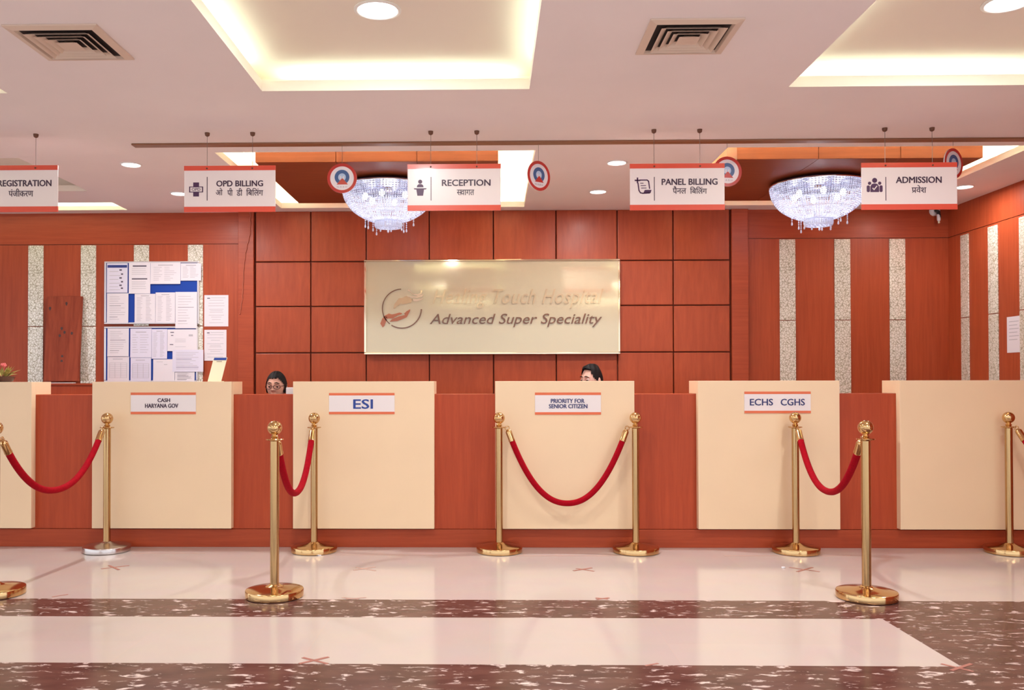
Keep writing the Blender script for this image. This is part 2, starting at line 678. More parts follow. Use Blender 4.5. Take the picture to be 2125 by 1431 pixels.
for k, (x0, x1, y0, y1, rise, lip, led, kind) in enumerate(RECESS):
    mb = MB()
    z0, zl, zt, zb = CEIL, CEIL + lip, CEIL + rise, CEIL + 0.012
    t = 0.015
    # lip ring
    mb.box(x0 - t, x0, y0 - t, y1 + t, z0 + 0.0005, zl)
    mb.box(x1, x1 + t, y0 - t, y1 + t, z0 + 0.0005, zl)
    mb.box(x0, x1, y0 - t, y0, z0 + 0.0005, zl)
    mb.box(x0, x1, y1, y1 + t, z0 + 0.0005, zl)
    X0, X1, Y0, Y1 = x0 - led, x1 + led, y0 - led, y1 + led
    # ledge
    mb.quad((X0, Y0, zb), (x0, Y0, zb), (x0, Y1, zb), (X0, Y1, zb))
    mb.quad((x1, Y0, zb), (X1, Y0, zb), (X1, Y1, zb), (x1, Y1, zb))
    mb.quad((x0, Y0, zb), (x1, Y0, zb), (x1, y0, zb), (x0, y0, zb))
    mb.quad((x0, y1, zb), (x1, y1, zb), (x1, Y1, zb), (x0, Y1, zb))
    # walls and top of the cavity
    mb.quad((X0, Y0, zb), (X0, Y1, zb), (X0, Y1, zt), (X0, Y0, zt))
    mb.quad((X1, Y0, zb), (X1, Y1, zb), (X1, Y1, zt), (X1, Y0, zt))
    mb.quad((X0, Y0, zb), (X1, Y0, zb), (X1, Y0, zt), (X0, Y0, zt))
    mb.quad((X0, Y1, zb), (X1, Y1, zb), (X1, Y1, zt), (X0, Y1, zt))
    mb.quad((X0, Y0, zt), (X1, Y0, zt), (X1, Y1, zt), (X0, Y1, zt))
    rec = struct(mb.build('ceiling_recess', 'recess_paint', fix=False))
    # fluorescent tubes lying on the ledge behind the lip
    if kind == 'dim':
        continue
    m = led * 0.55
    r = 0.011
    zc = zb + r + 0.004
    g = 0.06 if kind != 'peach' else 0.10
    runs = [((x0 + g, y1 + m, zc), (x1 - g, y1 + m, zc)), ((x0 - m, y0 + g, zc), (x0 - m, y1 - g, zc)),
            ((x1 + m, y0 + g, zc), (x1 + m, y1 - g, zc)), ((x0 + g, y0 - m, zc), (x1 - g, y0 - m, zc))]
    for a, b in runs:
        MB().tube([a, b], r, n=8).build('light_tube', 'tube_glow' if kind in ('peach', 'bright') else 'tube_glow_far', rec)

# timber batten across the ceiling that the round emblems hang from
p0, p1 = ZP(272, 297, CEIL), ZP(2125, 290.5, CEIL)
BATY = (p0.y + p1.y) / 2
mb = MB()
mb.bevbox(p0.x, RWALL - 0.01, BATY - 0.035, BATY + 0.035, CEIL - 0.012, CEIL - 0.0005, 0.002)
struct(mb.build('trim_1', 'wood_batten'))

# ------------------------------------------------------------------ walls
mb = MB()
mb.mi = 0
LE, RE = W(497, 600, WALL).x, W(1550, 600, WALL).x
zg_l = W(250, 507, WALL).z
zg_r = W(1750, 494, WALL).z
GV = 0.006
# left section: top band + field, groove between
for (x0, x1, zg) in ((LX, LE, zg_l), (RE, RWALL, zg_r)):
    mb.mi = 0
    mb.box(x0, x1, WALL, WALL + 0.06, zg + GV / 2, CEIL)
    mb.mi = 1
    mb.box(x0, x1, WALL, WALL + 0.06, 0, zg - GV / 2)
    mb.mi = 2
    mb.box(x0, x1, WALL + 0.008, WALL + 0.05, zg - GV, zg + GV)
# grid of raised timber panels in the middle
cols = [530, 645, 760, 891, 1024, 1154, 1281, 1397, 1515]
cxs = [W(c, 600, WALL - 0.03).x for c in cols]
rows = [CEIL, W(1000, 541.5, WALL - 0.03).z, W(1000, 634.5, WALL - 0.03).z, W(1000, 731, WALL - 0.03).z, W(1000, 828, WALL - 0.03).z, 0.62, 0.12]
mb.mi = 2
mb.box(LE, RE, WALL - 0.002, WALL + 0.05, 0, CEIL)
mb.mi = 3
for i in range(8):
    for j in range(len(rows) - 1):
        g = 0.005
        mb.bevbox(cxs[i] + g, cxs[i + 1] - g, WALL - 0.035, WALL + 0.01, rows[j + 1] + g, rows[j] - (g if j else 0.001), 0.006)
# pilasters either side of the grid
mb.mi = 0
mb.bevbox(LE, cxs[0] - 0.012, WALL - 0.05, WALL + 0.02, 0, CEIL - 0.001, 0.004)
mb.bevbox(cxs[-1] + 0.012, RE, WALL - 0.05, WALL + 0.02, 0, CEIL - 0.001, 0.004)
struct(mb.build('wall_back', ['wood_across', 'wood_wall', 'wood_groove', 'wood_grid']))

mb = MB()
mb.mi = 0
mb.box(RWALL, RWALL + 0.06, 2.6, WALL + 0.06, zg_r + GV / 2, CEIL)
mb.mi = 1
mb.box(RWALL, RWALL + 0.06, 2.6, WALL + 0.06, 0, zg_r - GV / 2)
mb.mi = 2
mb.box(RWALL + 0.008, RWALL + 0.05, 2.6, WALL + 0.05, zg_r - GV, zg_r + GV)
struct(mb.build('wall_right', ['wood_wall', 'wood_wall', 'wood_groove']))

# ------------------------------------------------------------------ patterned glass strips on the walls
proto_label = [
    (75, 'tall patterned glass strip left of the leaning wooden plank'),
    (184, 'tall patterned glass strip between the leaning plank and the notice boards'),
    (294, 'patterned glass strip showing above the middle of the upper notice board'),
    (406, 'patterned glass strip along the right side of the notice boards'),
]
GG = 'patterned glass wall strips'


def strip_back(px, zt, zj, label, half=0.072):
    x = W(px, 640, WALL).x
    t = thing('glass_strip', label, 'glass panel', (x, WALL, 0.9), GG)
    for a, b in ((0.9, zj - 0.003), (zj + 0.003, zt)):
        MB().bevbox(x - half, x + half, WALL - 0.012, WALL, a, b, 0.003).build('glass_pane', 'etched_glass', t)
    return t


zj_l, zj_r = W(184, 677, WALL).z, W(1750, 664, WALL).z
for px, lab in proto_label:
    strip_back(px, zg_l - 0.008, zj_l, lab)
strip_back(1634, zg_r - 0.01, zj_r, 'patterned glass strip right of the timber grid, lower pane bluish', 0.073)
strip_back(1748, zg_r - 0.01, zj_r, 'patterned glass strip below the right chandelier, running down between two counter stations', 0.073)
strip_back(1862, zg_r - 0.01, zj_r, 'patterned glass strip on back wall nearest the right corner', 0.073)
for xa, xb, lab in ((1996, 2012, 'narrow dim glass strip on the side wall next to the corner'),
                    (2053, 2073, 'glass strip on the side wall left of the taped paper'),
                    (2118, 2140, 'glass strip on the side wall at the right edge of the photo')):
    ya, yb = XP(xa, 640, RWALL).y, XP(xb, 640, RWALL).y
    t = thing('glass_strip', lab, 'glass panel', (RWALL, (ya + yb) / 2, 0.9), GG)
    for a, b in ((0.9, zj_r - 0.003), (zj_r + 0.003, zg_r - 0.02)):
        MB().bevbox(RWALL - 0.010, RWALL, yb, ya, a, b, 0.003).build('glass_pane', 'etched_glass', t)

# ------------------------------------------------------------------ timber ceiling panels in the far recesses
for (xa, xb, px, lab) in ((W(530, 333, 6.38).x, W(1034, 333, 6.38).x, 0, 'glossy wooden ceiling panel in the light recess above the reception sign'),
                          (W(1530, 333, 6.36).x, W(2042, 333, 6.36).x, 1, 'glossy wooden ceiling panel in the light recess above the admission sign')):
    mb = MB()
    w = (xb - xa) / 3
    for i in range(3):
        mb.bevbox(xa + i * w + 0.0015, xa + (i + 1) * w - 0.0015, 6.37, 7.84, CEIL - 0.001, CEIL + 0.298, 0.003)
    tag(mb.build('ceiling_panel', 'wood_ceiling'), lab, 'ceiling panel', 'wooden ceiling panels')

# ------------------------------------------------------------------ reception counter
CF = 6.31          # face of the timber body
PF = 6.25          # face of the cream panels
ZB = W(1000, 817.5, CF).z
ZT = W(1000, 790.5, PF).z
PZ0 = W(1000, 1097, PF).z
ctr = thing('reception_counter', 'long red-brown timber reception counter running behind the cream panels', 'counter', (0, CF, 0))
XL, XR = -5.2, RWALL - 0.005
MB().bevbox(XL, XR, CF, CF + 0.26, 0.13, ZB, 0.003).build('body', 'wood_counter', ctr)
MB().bevbox(XL, XR, CF - 0.006, CF + 0.25, 0.0, 0.128, 0.003).build('plinth', 'wood_across', ctr)
MB().bevbox(XL, XR, CF + 0.262, CF + 0.405, 0.72, 0.75, 0.003).build('work_top', 'wood_across', ctr)

PANELS = [(-226, 65, 'cream counter station under the small flower pot, at the left edge'),
          (191, 480, 'cream counter station carrying the cash Haryana Gov plate'),
          (608, 901, 'cream counter station carrying the ESI plate'),
          (1028, 1317, 'cream counter station carrying the priority for senior citizen plate'),
          (1449, 1743, 'cream counter station carrying the ECHS CGHS plate'),
          (1868, 2161, 'cream counter station without a plate, at the right edge')]
PX = []
for a, b, lab in PANELS:
    x0, x1 = W(a, 940, PF).x, W(b, 940, PF).x
    PX.append((x0, x1))
    t = thing('counter_station', lab, 'counter', ((x0 + x1) / 2, PF, PZ0), 'cream counter stations')
    MB().bevbox(x0, x1, PF, CF - 0.0008, PZ0, ZT, 0.002).build('front_panel', 'cream_laminate', t)
    MB().bevbox(x0, x1, CF, CF + 0.22, ZB + 0.001, ZT, 0.002).build('ledge', 'cream_laminate', t)

# plates on the counter stations
PLATES = [((272, 407, 814, 859), [('CASH', 327, 353, 826, 834), ('HARYANA GOV', 301, 370, 837, 846)], 'letter_dark', 'white plate reading CASH HARYANA GOV between two orange bands'),
          ((683, 819, 815, 859), [('ESI', 733, 774, 828, 848)], 'letter_blue', 'white plate reading ESI in large blue letters'),
          ((1110, 1247, 814, 860), [('PRIORITY FOR', 1143, 1213, 827, 836), ('SENIOR CITIZEN', 1139, 1219, 838, 847)], 'letter_navy', 'white plate reading PRIORITY FOR SENIOR CITIZEN'),
          ((1544, 1682, 812, 857), [('ECHS', 1556, 1604, 827, 841), ('CGHS', 1620, 1670, 827, 841)], 'letter_navy', 'white plate reading ECHS CGHS')]
for (a, b, c, d), lines, mat, lab in PLATES:
    p0, p1 = W(a, c, PF), W(b, d, PF)
    x0, x1, z1, z0 = p0.x, p1.x, (p0.z + W(b, c, PF).z) / 2, (p1.z + W(a, d, PF).z) / 2
    t = thing('counter_plate', lab, 'sign', ((x0 + x1) / 2, PF, z0), 'plates on the counter stations')
    h = (z1 - z0) * 0.115
    yb = PF - 0.006
    MB().bevbox(x0, x1, yb, PF - 0.0004, z0, z1, 0.001).build('plate', 'plate_white', t)
    MB().box(x0, x1, yb - 0.0012, yb - 0.0001, z1 - h, z1).build('upper_band', 'sign_orange', t)
    MB().box(x0, x1, yb - 0.0012, yb - 0.0001, z0, z0 + h).build('lower_band', 'sign_orange', t)
    for s, la, lb, lc, ld in lines:
        q0, q1 = W(la, ld, yb), W(lb, lc, yb)
        text('lettering', s, (q0.x, q1.x, q0.z, q1.z), yb - 0.0003, mat, t, bold=0.018 if ld - lc > 10 else 0.03)

# ------------------------------------------------------------------ stanchions and ropes
BASE_P = [(0.150, 0.0), (0.158, 0.004), (0.1595, 0.036), (0.157, 0.041), (0.150, 0.0435), (0.10, 0.050), (0.055, 0.058), (0.036, 0.063), (0.031, 0.067), (0.026, 0.070)]
COLLAR_P = [(0.026, 0.855), (0.030, 0.857), (0.047, 0.862), (0.048, 0.865), (0.046, 0.868), (0.022, 0.870), (0.018, 0.874), (0.021, 0.880), (0.016, 0.886), (0.014, 0.893)]


def stanchion_proto():
    t = thing('stanchion', '', 'stanchion', (0, 0, 0), 'brass rope stanchions')
    MB().lathe(BASE_P, (0, 0, 0), 48).build('base', 'gold', t)
    MB().lathe([(0.0245, 0.066), (0.0245, 0.856)], (0, 0, 0), 32).build('pole', 'gold_worn', t)
    MB().lathe(COLLAR_P, (0, 0, 0), 32).build('collar', 'gold', t)
    b = MB().sphere((0, 0, 0.928), 0.040, n=32, k=20)
    b.torus((0, 0, 0.928), 0.0398, 0.0014, n=40, k=6)
    b.build('ball_finial', 'gold', t)
    return t


FRONT_Y = ZP(570, 1237, 0).y
BACK_Y = 6.14
ST = [(-10, 1229, FRONT_Y + 0.02, 'brass stanchion cut off by the left edge of the photo', 0),
      (222, 1139, BACK_Y, 'brass stanchion with a silvery base before the cash counter station', 1),
      (570, 1229, FRONT_Y, 'nearer brass stanchion standing at the marble band, left of centre', 0),
      (652, 1139, BACK_Y, 'brass stanchion close in front of the ESI counter station', 0),
      (1036, 1139, BACK_Y, 'brass stanchion at the left side of the senior citizen counter station', 0),
      (1319, 1139, BACK_Y, 'brass stanchion at the right side of the senior citizen counter station', 0),
      (1651, 1139, BACK_Y, 'brass stanchion close in front of the ECHS CGHS counter station', 0),
      (1797, 1229, FRONT_Y, 'nearer brass stanchion standing at the marble band on the right', 0),
      (2094, 1139, BACK_Y, 'brass stanchion before the counter station that has no plate', 0)]
sp = stanchion_proto()
SPOS = []
for i, (px, py, Y, lab, silver) in enumerate(ST):
    o = sp if i == 0 else dup(sp)
    x = W(px, 1000, Y).x
    o.location = (x, Y, 0)
    o['label'] = lab
    SPOS.append(Vector((x, Y, 0)))
    if silver:
        for ch in o.children:
            if ch.name.startswith('base'):
                ch.data = ch.data.copy()
                ch.data.materials[0] = MATS['silver']
                ch['label'] = 'silvery base'


def rope(i, j, zlow, label, end=None):
    a, b = SPOS[i], (SPOS[j] if j is not None else end)
    u = (b - a).normalized()
    pa, pb = a + u * 0.052 + Vector((0, 0, 0.872)), b - u * 0.052 + Vector((0, 0, 0.872))
    t = thing('velvet_rope', label, 'barrier rope', (pa + pb) / 2 * 1.0, 'red velvet barrier ropes')
    L = (pb - pa).length

    def pt(s):
        # flattened parabola with steeper ends, like a stiff padded rope
        p = pa.lerp(pb, s)
        k = abs(2 * s - 1)
        drop = (1 - 0.55 * k ** 2 - 0.45 * k ** 2.6)
        return p - Vector((0, 0, (0.855 - zlow) * drop))
    n = 72
    P = [pt(s / n) for s in range(n + 1)]
    # end fittings along the first and last 13 cm of the curve
    acc, ia = 0, 0
    while acc < 0.085:
        acc += (P[ia + 1] - P[ia]).length
        ia += 1
    acc, ib = 0, n
    while acc < 0.085:
        acc += (P[ib - 1] - P[ib]).length
        ib -= 1
    MB().tube(P[ia:ib + 1], 0.0205, n=14).build('velvet_cord', 'velvet', t)
    for (q, base, ctr_) in ((P[0], P[ia], a), (P[n], P[ib], b)):
        d = (base - q).normalized()
        e = MB()
        L2 = (base - q).length
        e.lathe([(0.007, 0.024), (0.011, 0.028), (0.0195, 0.036), (0.0215, 0.042), (0.0215, L2 - 0.004), (0.0225, L2), (0.0225, L2 + 0.008), (0.020, L2 + 0.010)], q, 20, d)
        e.torus(q + d * 0.016, 0.014, 0.0035, axis=d.cross(Vector((0, 0, 1))).normalized(), n=20, k=8)
        e.build('end_fitting', 'gold', t)
    return t


rope(0, 1, ZP(110, 1020, 0.5).z - 0.01, 'red velvet rope at the left edge, before the cash counter station')
rope(2, 3, 0.475, 'red velvet rope between the two stanchions in front of the ESI counter')
rope(4, 5, W(1183, 1049, BACK_Y).z, 'red velvet rope hanging low across the senior citizen counter station')
rope(6, 7, 0.485, 'red velvet rope running forward from the ECHS CGHS counter station')
endp = Vector((SPOS[8].x + 0.42, FRONT_Y + 0.05, 0))
xs_ = dup(sp)
xs_.location = endp
xs_['label'] = 'brass stanchion just beyond the right edge of the photo'
rope(8, None, 0.48, 'red velvet rope leaving the photo at the right edge', end=endp)

# ------------------------------------------------------------------ hanging department signs
SY = 5.61


def rrect(x0, x1, z0, z1, r, n=5):
    pts = []
    for cx, cz, a in ((x1 - r, z1 - r, 0), (x0 + r, z1 - r, 90), (x0 + r, z0 + r, 180), (x1 - r, z0 + r, 270)):
        for i in range(n + 1):
            t = math.radians(a + 90 * i / n)
            pts.append((cx + r * math.cos(t), cz + r * math.sin(t)))
    return pts


def disc(cx, cz, r, n=24):
    return [(cx + r * math.cos(2 * math.pi * i / n), cz + r * math.sin(2 * math.pi * i / n)) for i in range(n)]


def icon_cross(mb, px, py, s, y):
    # px, py -> function to world; s: pixel size in metres
    c = W(px, py, y)
    a, b = 14.5 * s, 6 * s
    # upper and lower block, right and left arm outlined with the pale band kept open
    mb.plate([(c.x - b, c.z + 4.5 * s), (c.x + b, c.z + 4.5 * s), (c.x + b, c.z + a), (c.x - b, c.z + a)], y - .001, y)
    mb.plate([(c.x - b, c.z - a), (c.x + b, c.z - a), (c.x + b, c.z - 4.5 * s), (c.x - b, c.z - 4.5 * s)], y - .001, y)
    for s0 in (-1, 1):
        x0, x1 = sorted((c.x + s0 * a, c.x + s0 * (a - 2.2 * s)))
        mb.plate([(x0, c.z - 6 * s), (x1, c.z - 6 * s), (x1, c.z + 6 * s), (x0, c.z + 6 * s)], y - .001, y)
        x0, x1 = sorted((c.x + s0 * a, c.x + s0 * b))
        mb.plate([(x0, c.z + 4.5 * s), (x1, c.z + 4.5 * s), (x1, c.z + 6 * s), (x0, c.z + 6 * s)], y - .001, y)
        mb.plate([(x0, c.z - 6 * s), (x1, c.z - 6 * s), (x1, c.z - 4.5 * s), (x0, c.z - 4.5 * s)], y - .001, y)


def icon_desk(mb, px, py, s, y):
    c = W(px, py, y)
    mb.plate(disc(c.x, c.z + 14 * s, 4.3 * s), y - .001, y)
    mb.plate([(c.x - 7 * s, c.z + 2.5 * s), (c.x + 7 * s, c.z + 2.5 * s), (c.x + 6.3 * s, c.z + 6.5 * s), (c.x + 3 * s, c.z + 9 * s), (c.x - 3 * s, c.z + 9 * s), (c.x - 6.3 * s, c.z + 6.5 * s)], y - .001, y)
    mb.plate([(c.x - 13 * s, c.z - 1 * s), (c.x - 11 * s, c.z - 2 * s), (c.x + 11 * s, c.z - 2 * s), (c.x + 13 * s, c.z - 1 * s), (c.x + 13 * s, c.z + .5 * s), (c.x - 13 * s, c.z + .5 * s)], y - .001, y)
    mb.plate([(c.x - 6 * s, c.z - 15 * s), (c.x + 6 * s, c.z - 15 * s), (c.x + 8 * s, c.z - 2 * s), (c.x - 8 * s, c.z - 2 * s)], y - .001, y)


def strokes(mb, c, s, y, pts, w):
    P = [(c.x + a * s, c.z + b * s) for a, b in pts]
    for (x0, z0), (x1, z1) in zip(P, P[1:]):
        d = Vector((x1 - x0, z1 - z0))
        n = Vector((-d.y, d.x)).normalized() * w * s / 2
        e = d.normalized() * w * s * 0.3
        mb.plate([(x0 - e.x + n.x, z0 - e.y + n.y), (x0 - e.x - n.x, z0 - e.y - n.y), (x1 + e.x - n.x, z1 + e.y - n.y), (x1 + e.x + n.x, z1 + e.y + n.y)], y - .001, y)


def icon_scroll(mb, px, py, s, y):
    c = W(px, py, y)
    strokes(mb, c, s, y, [(-16, 11), (-6, 11)], 3)
    strokes(mb, c, s, y, [(-11, 16), (-11, 6)], 3)
    strokes(mb, c, s, y, [(-6, 11.5), (9, 11.5), (12, 9), (14, -6)], 2.4)
    strokes(mb, c, s, y, [(-10, 5), (-8, -10), (-5, -15), (0, -16), (14, -15.5)], 2.4)
    mb.plate([(c.x + 1 * s, c.z - 15.5 * s), (c.x + 16 * s, c.z - 15.5 * s), (c.x + 18 * s, c.z - 9 * s), (c.x + 4 * s, c.z - 9 * s)], y - .001, y)
    for k, (a, b) in enumerate(((-5, 1), (-4, 6), (-3, 7))):
        strokes(mb, c, s, y, [(a, 5 - 5 * k), (b, 5 - 5 * k)], 1.5)


def icon_people(mb, px, py, s, y):
    c = W(px, py, y)
    mb.plate(disc(c.x, c.z + 11 * s, 5.2 * s), y - .001, y)
    for sg in (-1, 1):
        mb.plate(disc(c.x + sg * 10.5 * s, c.z + 5 * s, 3.4 * s), y - .001, y)
        xs3 = sorted((c.x + sg * 10 * s, c.x + sg * 16.5 * s))
        mb.plate(rrect(xs3[0], xs3[1], c.z - 13.5 * s, c.z + 0.5 * s, 2.6 * s), y - .001, y)
    pts = [(c.x - 9 * s, c.z - 13.5 * s), (c.x + 9 * s, c.z - 13.5 * s), (c.x + 9 * s, c.z - 2 * s), (c.x + 6 * s, c.z + 3 * s), (c.x + 2 * s, c.z + 4.5 * s), (c.x - 2 * s, c.z + 4.5 * s), (c.x - 6 * s, c.z + 3 * s), (c.x - 9 * s, c.z - 2 * s)]
    mb.plate(pts, y - .001, y)


SIGNS = [
    # x0, x1, ytop, ybot, wires, english(text, box px), hindi(text, box), divider x, icon, label
    (-69, 121, 344, 440, (-21, 75), ('REGISTRATION', 0 - 4, 107, 373, 387), ('पंजीकरण', 18, 69, 391, 408), -22, None, 'hanging sign at the left edge reading REGISTRATION'),
    (383, 572, 344.5, 440, (430.5, 524.5), ('OPD BILLING', 449, 546, 374, 387), ([('ओ', 448, 462, 390, 405), ('पी', 472, 483, 390, 406), ('डी', 491, 503, 390, 406), ('बिलिंग', 511, 546, 390, 406)], 448, 546, 390, 407), 430, (icon_cross, 407, 393), 'hanging sign reading OPD BILLING with a cross icon'),
    (846, 1039, 341, 437, (894, 989.5), ('RECEPTION', 917, 1018, 372, 386), ([('स', 948, 958.5, 393.5, 405), ('वागत', 956, 984, 393.5, 405)], 948, 984, 392, 408), 894.5, (icon_desk, 872, 391), 'hanging sign reading RECEPTION with a person at desk icon'),
    (1307, 1503, 340, 436, (1357, 1452), ('PANEL BILLING', 1373, 1489, 370, 384), ([('पैनल', 1396, 1424, 386, 402), ('बिलिंग', 1432, 1467, 387, 402)], 1396, 1467, 386, 403), 1358, (icon_scroll, 1334, 385), 'hanging sign reading PANEL BILLING with a document icon'),
    (1787, 1985, 338, 435, (1836, 1934), ('ADMISSION', 1859, 1954, 366, 380), ('पवेश', 1892, 1922, 384, 400), 1838.5, (icon_people, 1815, 385), 'hanging sign reading ADMISSION with an icon of three people')]


def deva(s):
    """visual order for the short i vowel sign, which is drawn before its consonant"""
    out = []
    for ch in s:
        if ch == 'ि':
            out.insert(len(out) - 1, ch)
        else:
            out.append(ch)
    return ''.join(out)


for (a, b, c, d, wires, (en, e0, e1, e2, e3), (hi, h0, h1, h2, h3), dv, icon, lab) in SIGNS:
    x0, x1 = W(a, (c + d) / 2, SY).x, W(b, (c + d) / 2, SY).x
    mid = (a + b) / 2
    z1, z0 = W(mid, c, SY).z, W(mid, d, SY).z
    t = thing('hanging_sign', lab, 'sign', ((x0 + x1) / 2, SY, z0), 'hanging department signs')
    s = (x1 - x0) / (b - a)
    yf = SY - 0.008
    MB().bevbox(x0, x1, yf, SY, z0, z1, 0.002).build('board', 'sign_white', t)
    hu, hl = (z1 - z0) * 0.10, (z1 - z0) * 0.115
    MB().box(x0 - .0005, x1 + .0005, yf - 0.0015, SY + .0003, z1 - hu, z1 + .0005).build('upper_band', 'sign_red', t)
    MB().box(x0 - .0005, x1 + .0005, yf - 0.0015, SY + .0003, z0 - .0005, z0 + hl).build('lower_band', 'sign_red', t)
    q0, q1 = W(e0, e3, yf), W(e1, e2, yf)
    text('title_lettering', en, (q0.x, q1.x, q0.z, q1.z), yf - .0002, 'letter_dark', t, bold=0.022)
    q0, q1 = W(h0, h3, yf), W(h1, h2, yf)
    if isinstance(hi, str):
        hi = [(hi, h0, h1, h2, h3)]
    for (ws, w0, w1, w2, w3) in hi:
        q0, q1 = W(w0, w3, yf), W(w1, w2, yf)
        text('hindi_lettering', deva(ws), (q0.x, q1.x, q0.z, q1.z), yf - .0002, 'letter_dark', t, bold=0.004)
    q0, q1 = W(dv, 416, yf), W(dv, 367 if a != 846 else 367, yf)
    MB().box(q0.x - .0022, q0.x + .0022, yf - .001, yf - .0001, q0.z, q1.z).build('divider', 'letter_dark', t)
    if en == 'ADMISSION':                                # the stroke of the joined r under the first letter
        k0, k1 = W(1897.5, 394.5, yf), W(1893, 399, yf)
        MB().plate([(k0.x, k0.z), (k1.x, k1.z), (k1.x + .0012, k1.z - .004), (k0.x + .0012, k0.z - .004)], yf - .0012, yf - .0002).build('hindi_stroke', 'letter_dark', t)
    if icon:
        mb = MB()
        icon[0](mb, icon[1], icon[2], s, yf - .0002)
        ic = mb.build('icon', 'icon_purple', t)
        if icon[0] is icon_cross:
            cc = W(407, 393, yf)
            text('icon_lettering', 'OPD', (cc.x - 9 * s, cc.x + 9 * s, cc.z - 3 * s, cc.z + 3 * s), yf - .0004, 'icon_purple', t)
        if icon[0] is icon_people:
            cc = W(1815, 385, yf)
            mk = MB()
            strokes(mk, cc, s, yf - .0014, [(-4, -5.5), (-1.5, -8.5), (4.5, -1)], 2)
            mk.build('check_mark', 'sign_white', t)
    for wpx in wires:
        xw = W(wpx, c, SY).x
        MB().tube([(xw, SY - .004, z1 - 0.012), (xw, SY - .004, CEIL - 0.012)], 0.0016, n=6).build('wire', 'wire_grey', t)
        MB().lathe([(0.006, -0.024), (0.014, -0.018), (0.016, -0.006), (0.016, -0.0004)], (xw, SY - .004, CEIL), 16).build('ceiling_mount', 'mount_brown', t)
        MB().lathe([(0.0055, 0), (0.0055, 0.004), (0.003, 0.006)], (xw, yf - .0015, z1 - 0.017), 12, (0, -1, 0)).build('wire_stud', 'mount_brown', t)

# ------------------------------------------------------------------ round emblems
EM = [(710, 370, 0.0, 'round red-rimmed emblem hanging left of the reception sign, over the chandelier'),
      (1117.5, 365, 38.0, 'round red-rimmed emblem hanging clear of the signs, turned partly sideways'),
      (1509, 356, 8.0, 'round red-rimmed emblem half hidden by the panel billing sign'),
      (1978, 339, 30.0, 'round red-rimmed emblem half hidden by the admission sign')]
for px, py, ang, lab in EM:
    c = W(px, py, BATY)
    R = 0.0995
    t = thing('emblem_disc', lab, 'emblem', c, 'round hanging emblems')
    MB().lathe([(R * .985, -0.004), (R, -0.002), (R, 0.002), (R * .985, 0.004)], c, 48, (0, -1, 0)).build('disc', 'emblem_white', t)
    yf = c.y - 0.0042
    MB().ringplate((c.x, c.z), R * 0.80, R * 1.0, yf - .001, yf, 48).build('rim', 'emblem_red', t)
    MB().ringplate((c.x, c.z + R * .07), R * 0.26, R * 0.50, yf - .001, yf, 40, math.radians(-62), math.radians(242)).build('horseshoe', 'emblem_blue', t)
    mb = MB()
    mb.plate(disc(c.x, c.z + R * .07, R * .255, 32), yf - .0006, yf)
    mb.build('pale_centre', 'emblem_pale', t)
    mb = MB()
    mb.plate([(c.x - R * .36, c.z - R * .42), (c.x + R * .40, c.z - R * .42), (c.x + R * .06, c.z - R * .02), (c.x - R * .02, c.z - R * .02)], yf - .0018, yf - .0008)
    mb.build('triangle', 'emblem_red', t)
    mb = MB()
    for k in (-1, 1):
        mb.plate(disc(c.x + k * R * .10, c.z + R * .10, R * .05, 12), yf - .0012, yf - .0007)
        mb.plate([(c.x + k * R * .10 - R * .04, c.z - R * .08), (c.x + k * R * .10 + R * .04, c.z - R * .08), (c.x + k * R * .10 + R * .05, c.z + R * .06), (c.x + k * R * .10 - R * .05, c.z + R * .06)], yf - .0012, yf - .0007)
    mb.build('figures', 'emblem_white', t)
    text('small_lettering', 'N A B H', (c.x - R * .34, c.x + R * .34, c.z - R * .64, c.z - R * .52), yf - .0002, 'emblem_grey', t, extrude=.0008)
    MB().tube([(c.x, c.y, c.z + R - 0.002), (c.x, c.y, CEIL - 0.0115)], 0.0012, n=6).build('string', 'wire_grey', t)
    t.rotation_euler.z = math.radians(ang)

# ------------------------------------------------------------------ downlights
FARD = [(272, 342, 'round downlight above and left of the OPD billing sign'),
        (372, 402, 'round downlight partly hidden by the OPD billing sign'),
        (1280, 338, 'round downlight left of the panel billing sign, the nearer of the pair'),
        (1241, 398, 'round downlight left of the panel billing sign, the further of the pair'),
        (2001, 388, 'round downlight on the soffit beside the admission sign')]


def downlight(p, r, lab, power, z):
    t = thing('downlight', lab, 'ceiling light', (p.x, p.y, z), 'round ceiling downlights')
    MB().lathe([(r * 1.16, -0.0005), (r * 1.16, -0.004), (r * 1.02, -0.008), (r * 0.98, -0.006), (r * .96, -.0005)], (p.x, p.y, z), 40).build('trim_ring', 'downlight_rim', t)
    MB().lathe([(r * .97, -0.003), (r * .5, -.0045), (0.0001, -.005)], (p.x, p.y, z), 32).build('diffuser', 'downlight_glow', t)
    lamp('downlight_lamp', (0, 0, -0.02), r * 1.6, power, (1.0, 0.97, 0.96), parent=t)
    return t


for px, py, lab in FARD:
    downlight(ZP(px, py, CEIL - 0.004), 0.066, lab, 9 if px > 1900 else (33 if py < 360 else 9), CEIL)
downlight(Vector((-0.515, 4.07, 0)), 0.095, 'large round downlight in the middle ceiling recess, top of the photo', 26, CEIL + 0.13)
downlight(Vector((2.375, 4.06, 0)), 0.095, 'large round downlight in the right ceiling recess, top corner of the photo', 26, CEIL + 0.13)

# ------------------------------------------------------------------ air vents


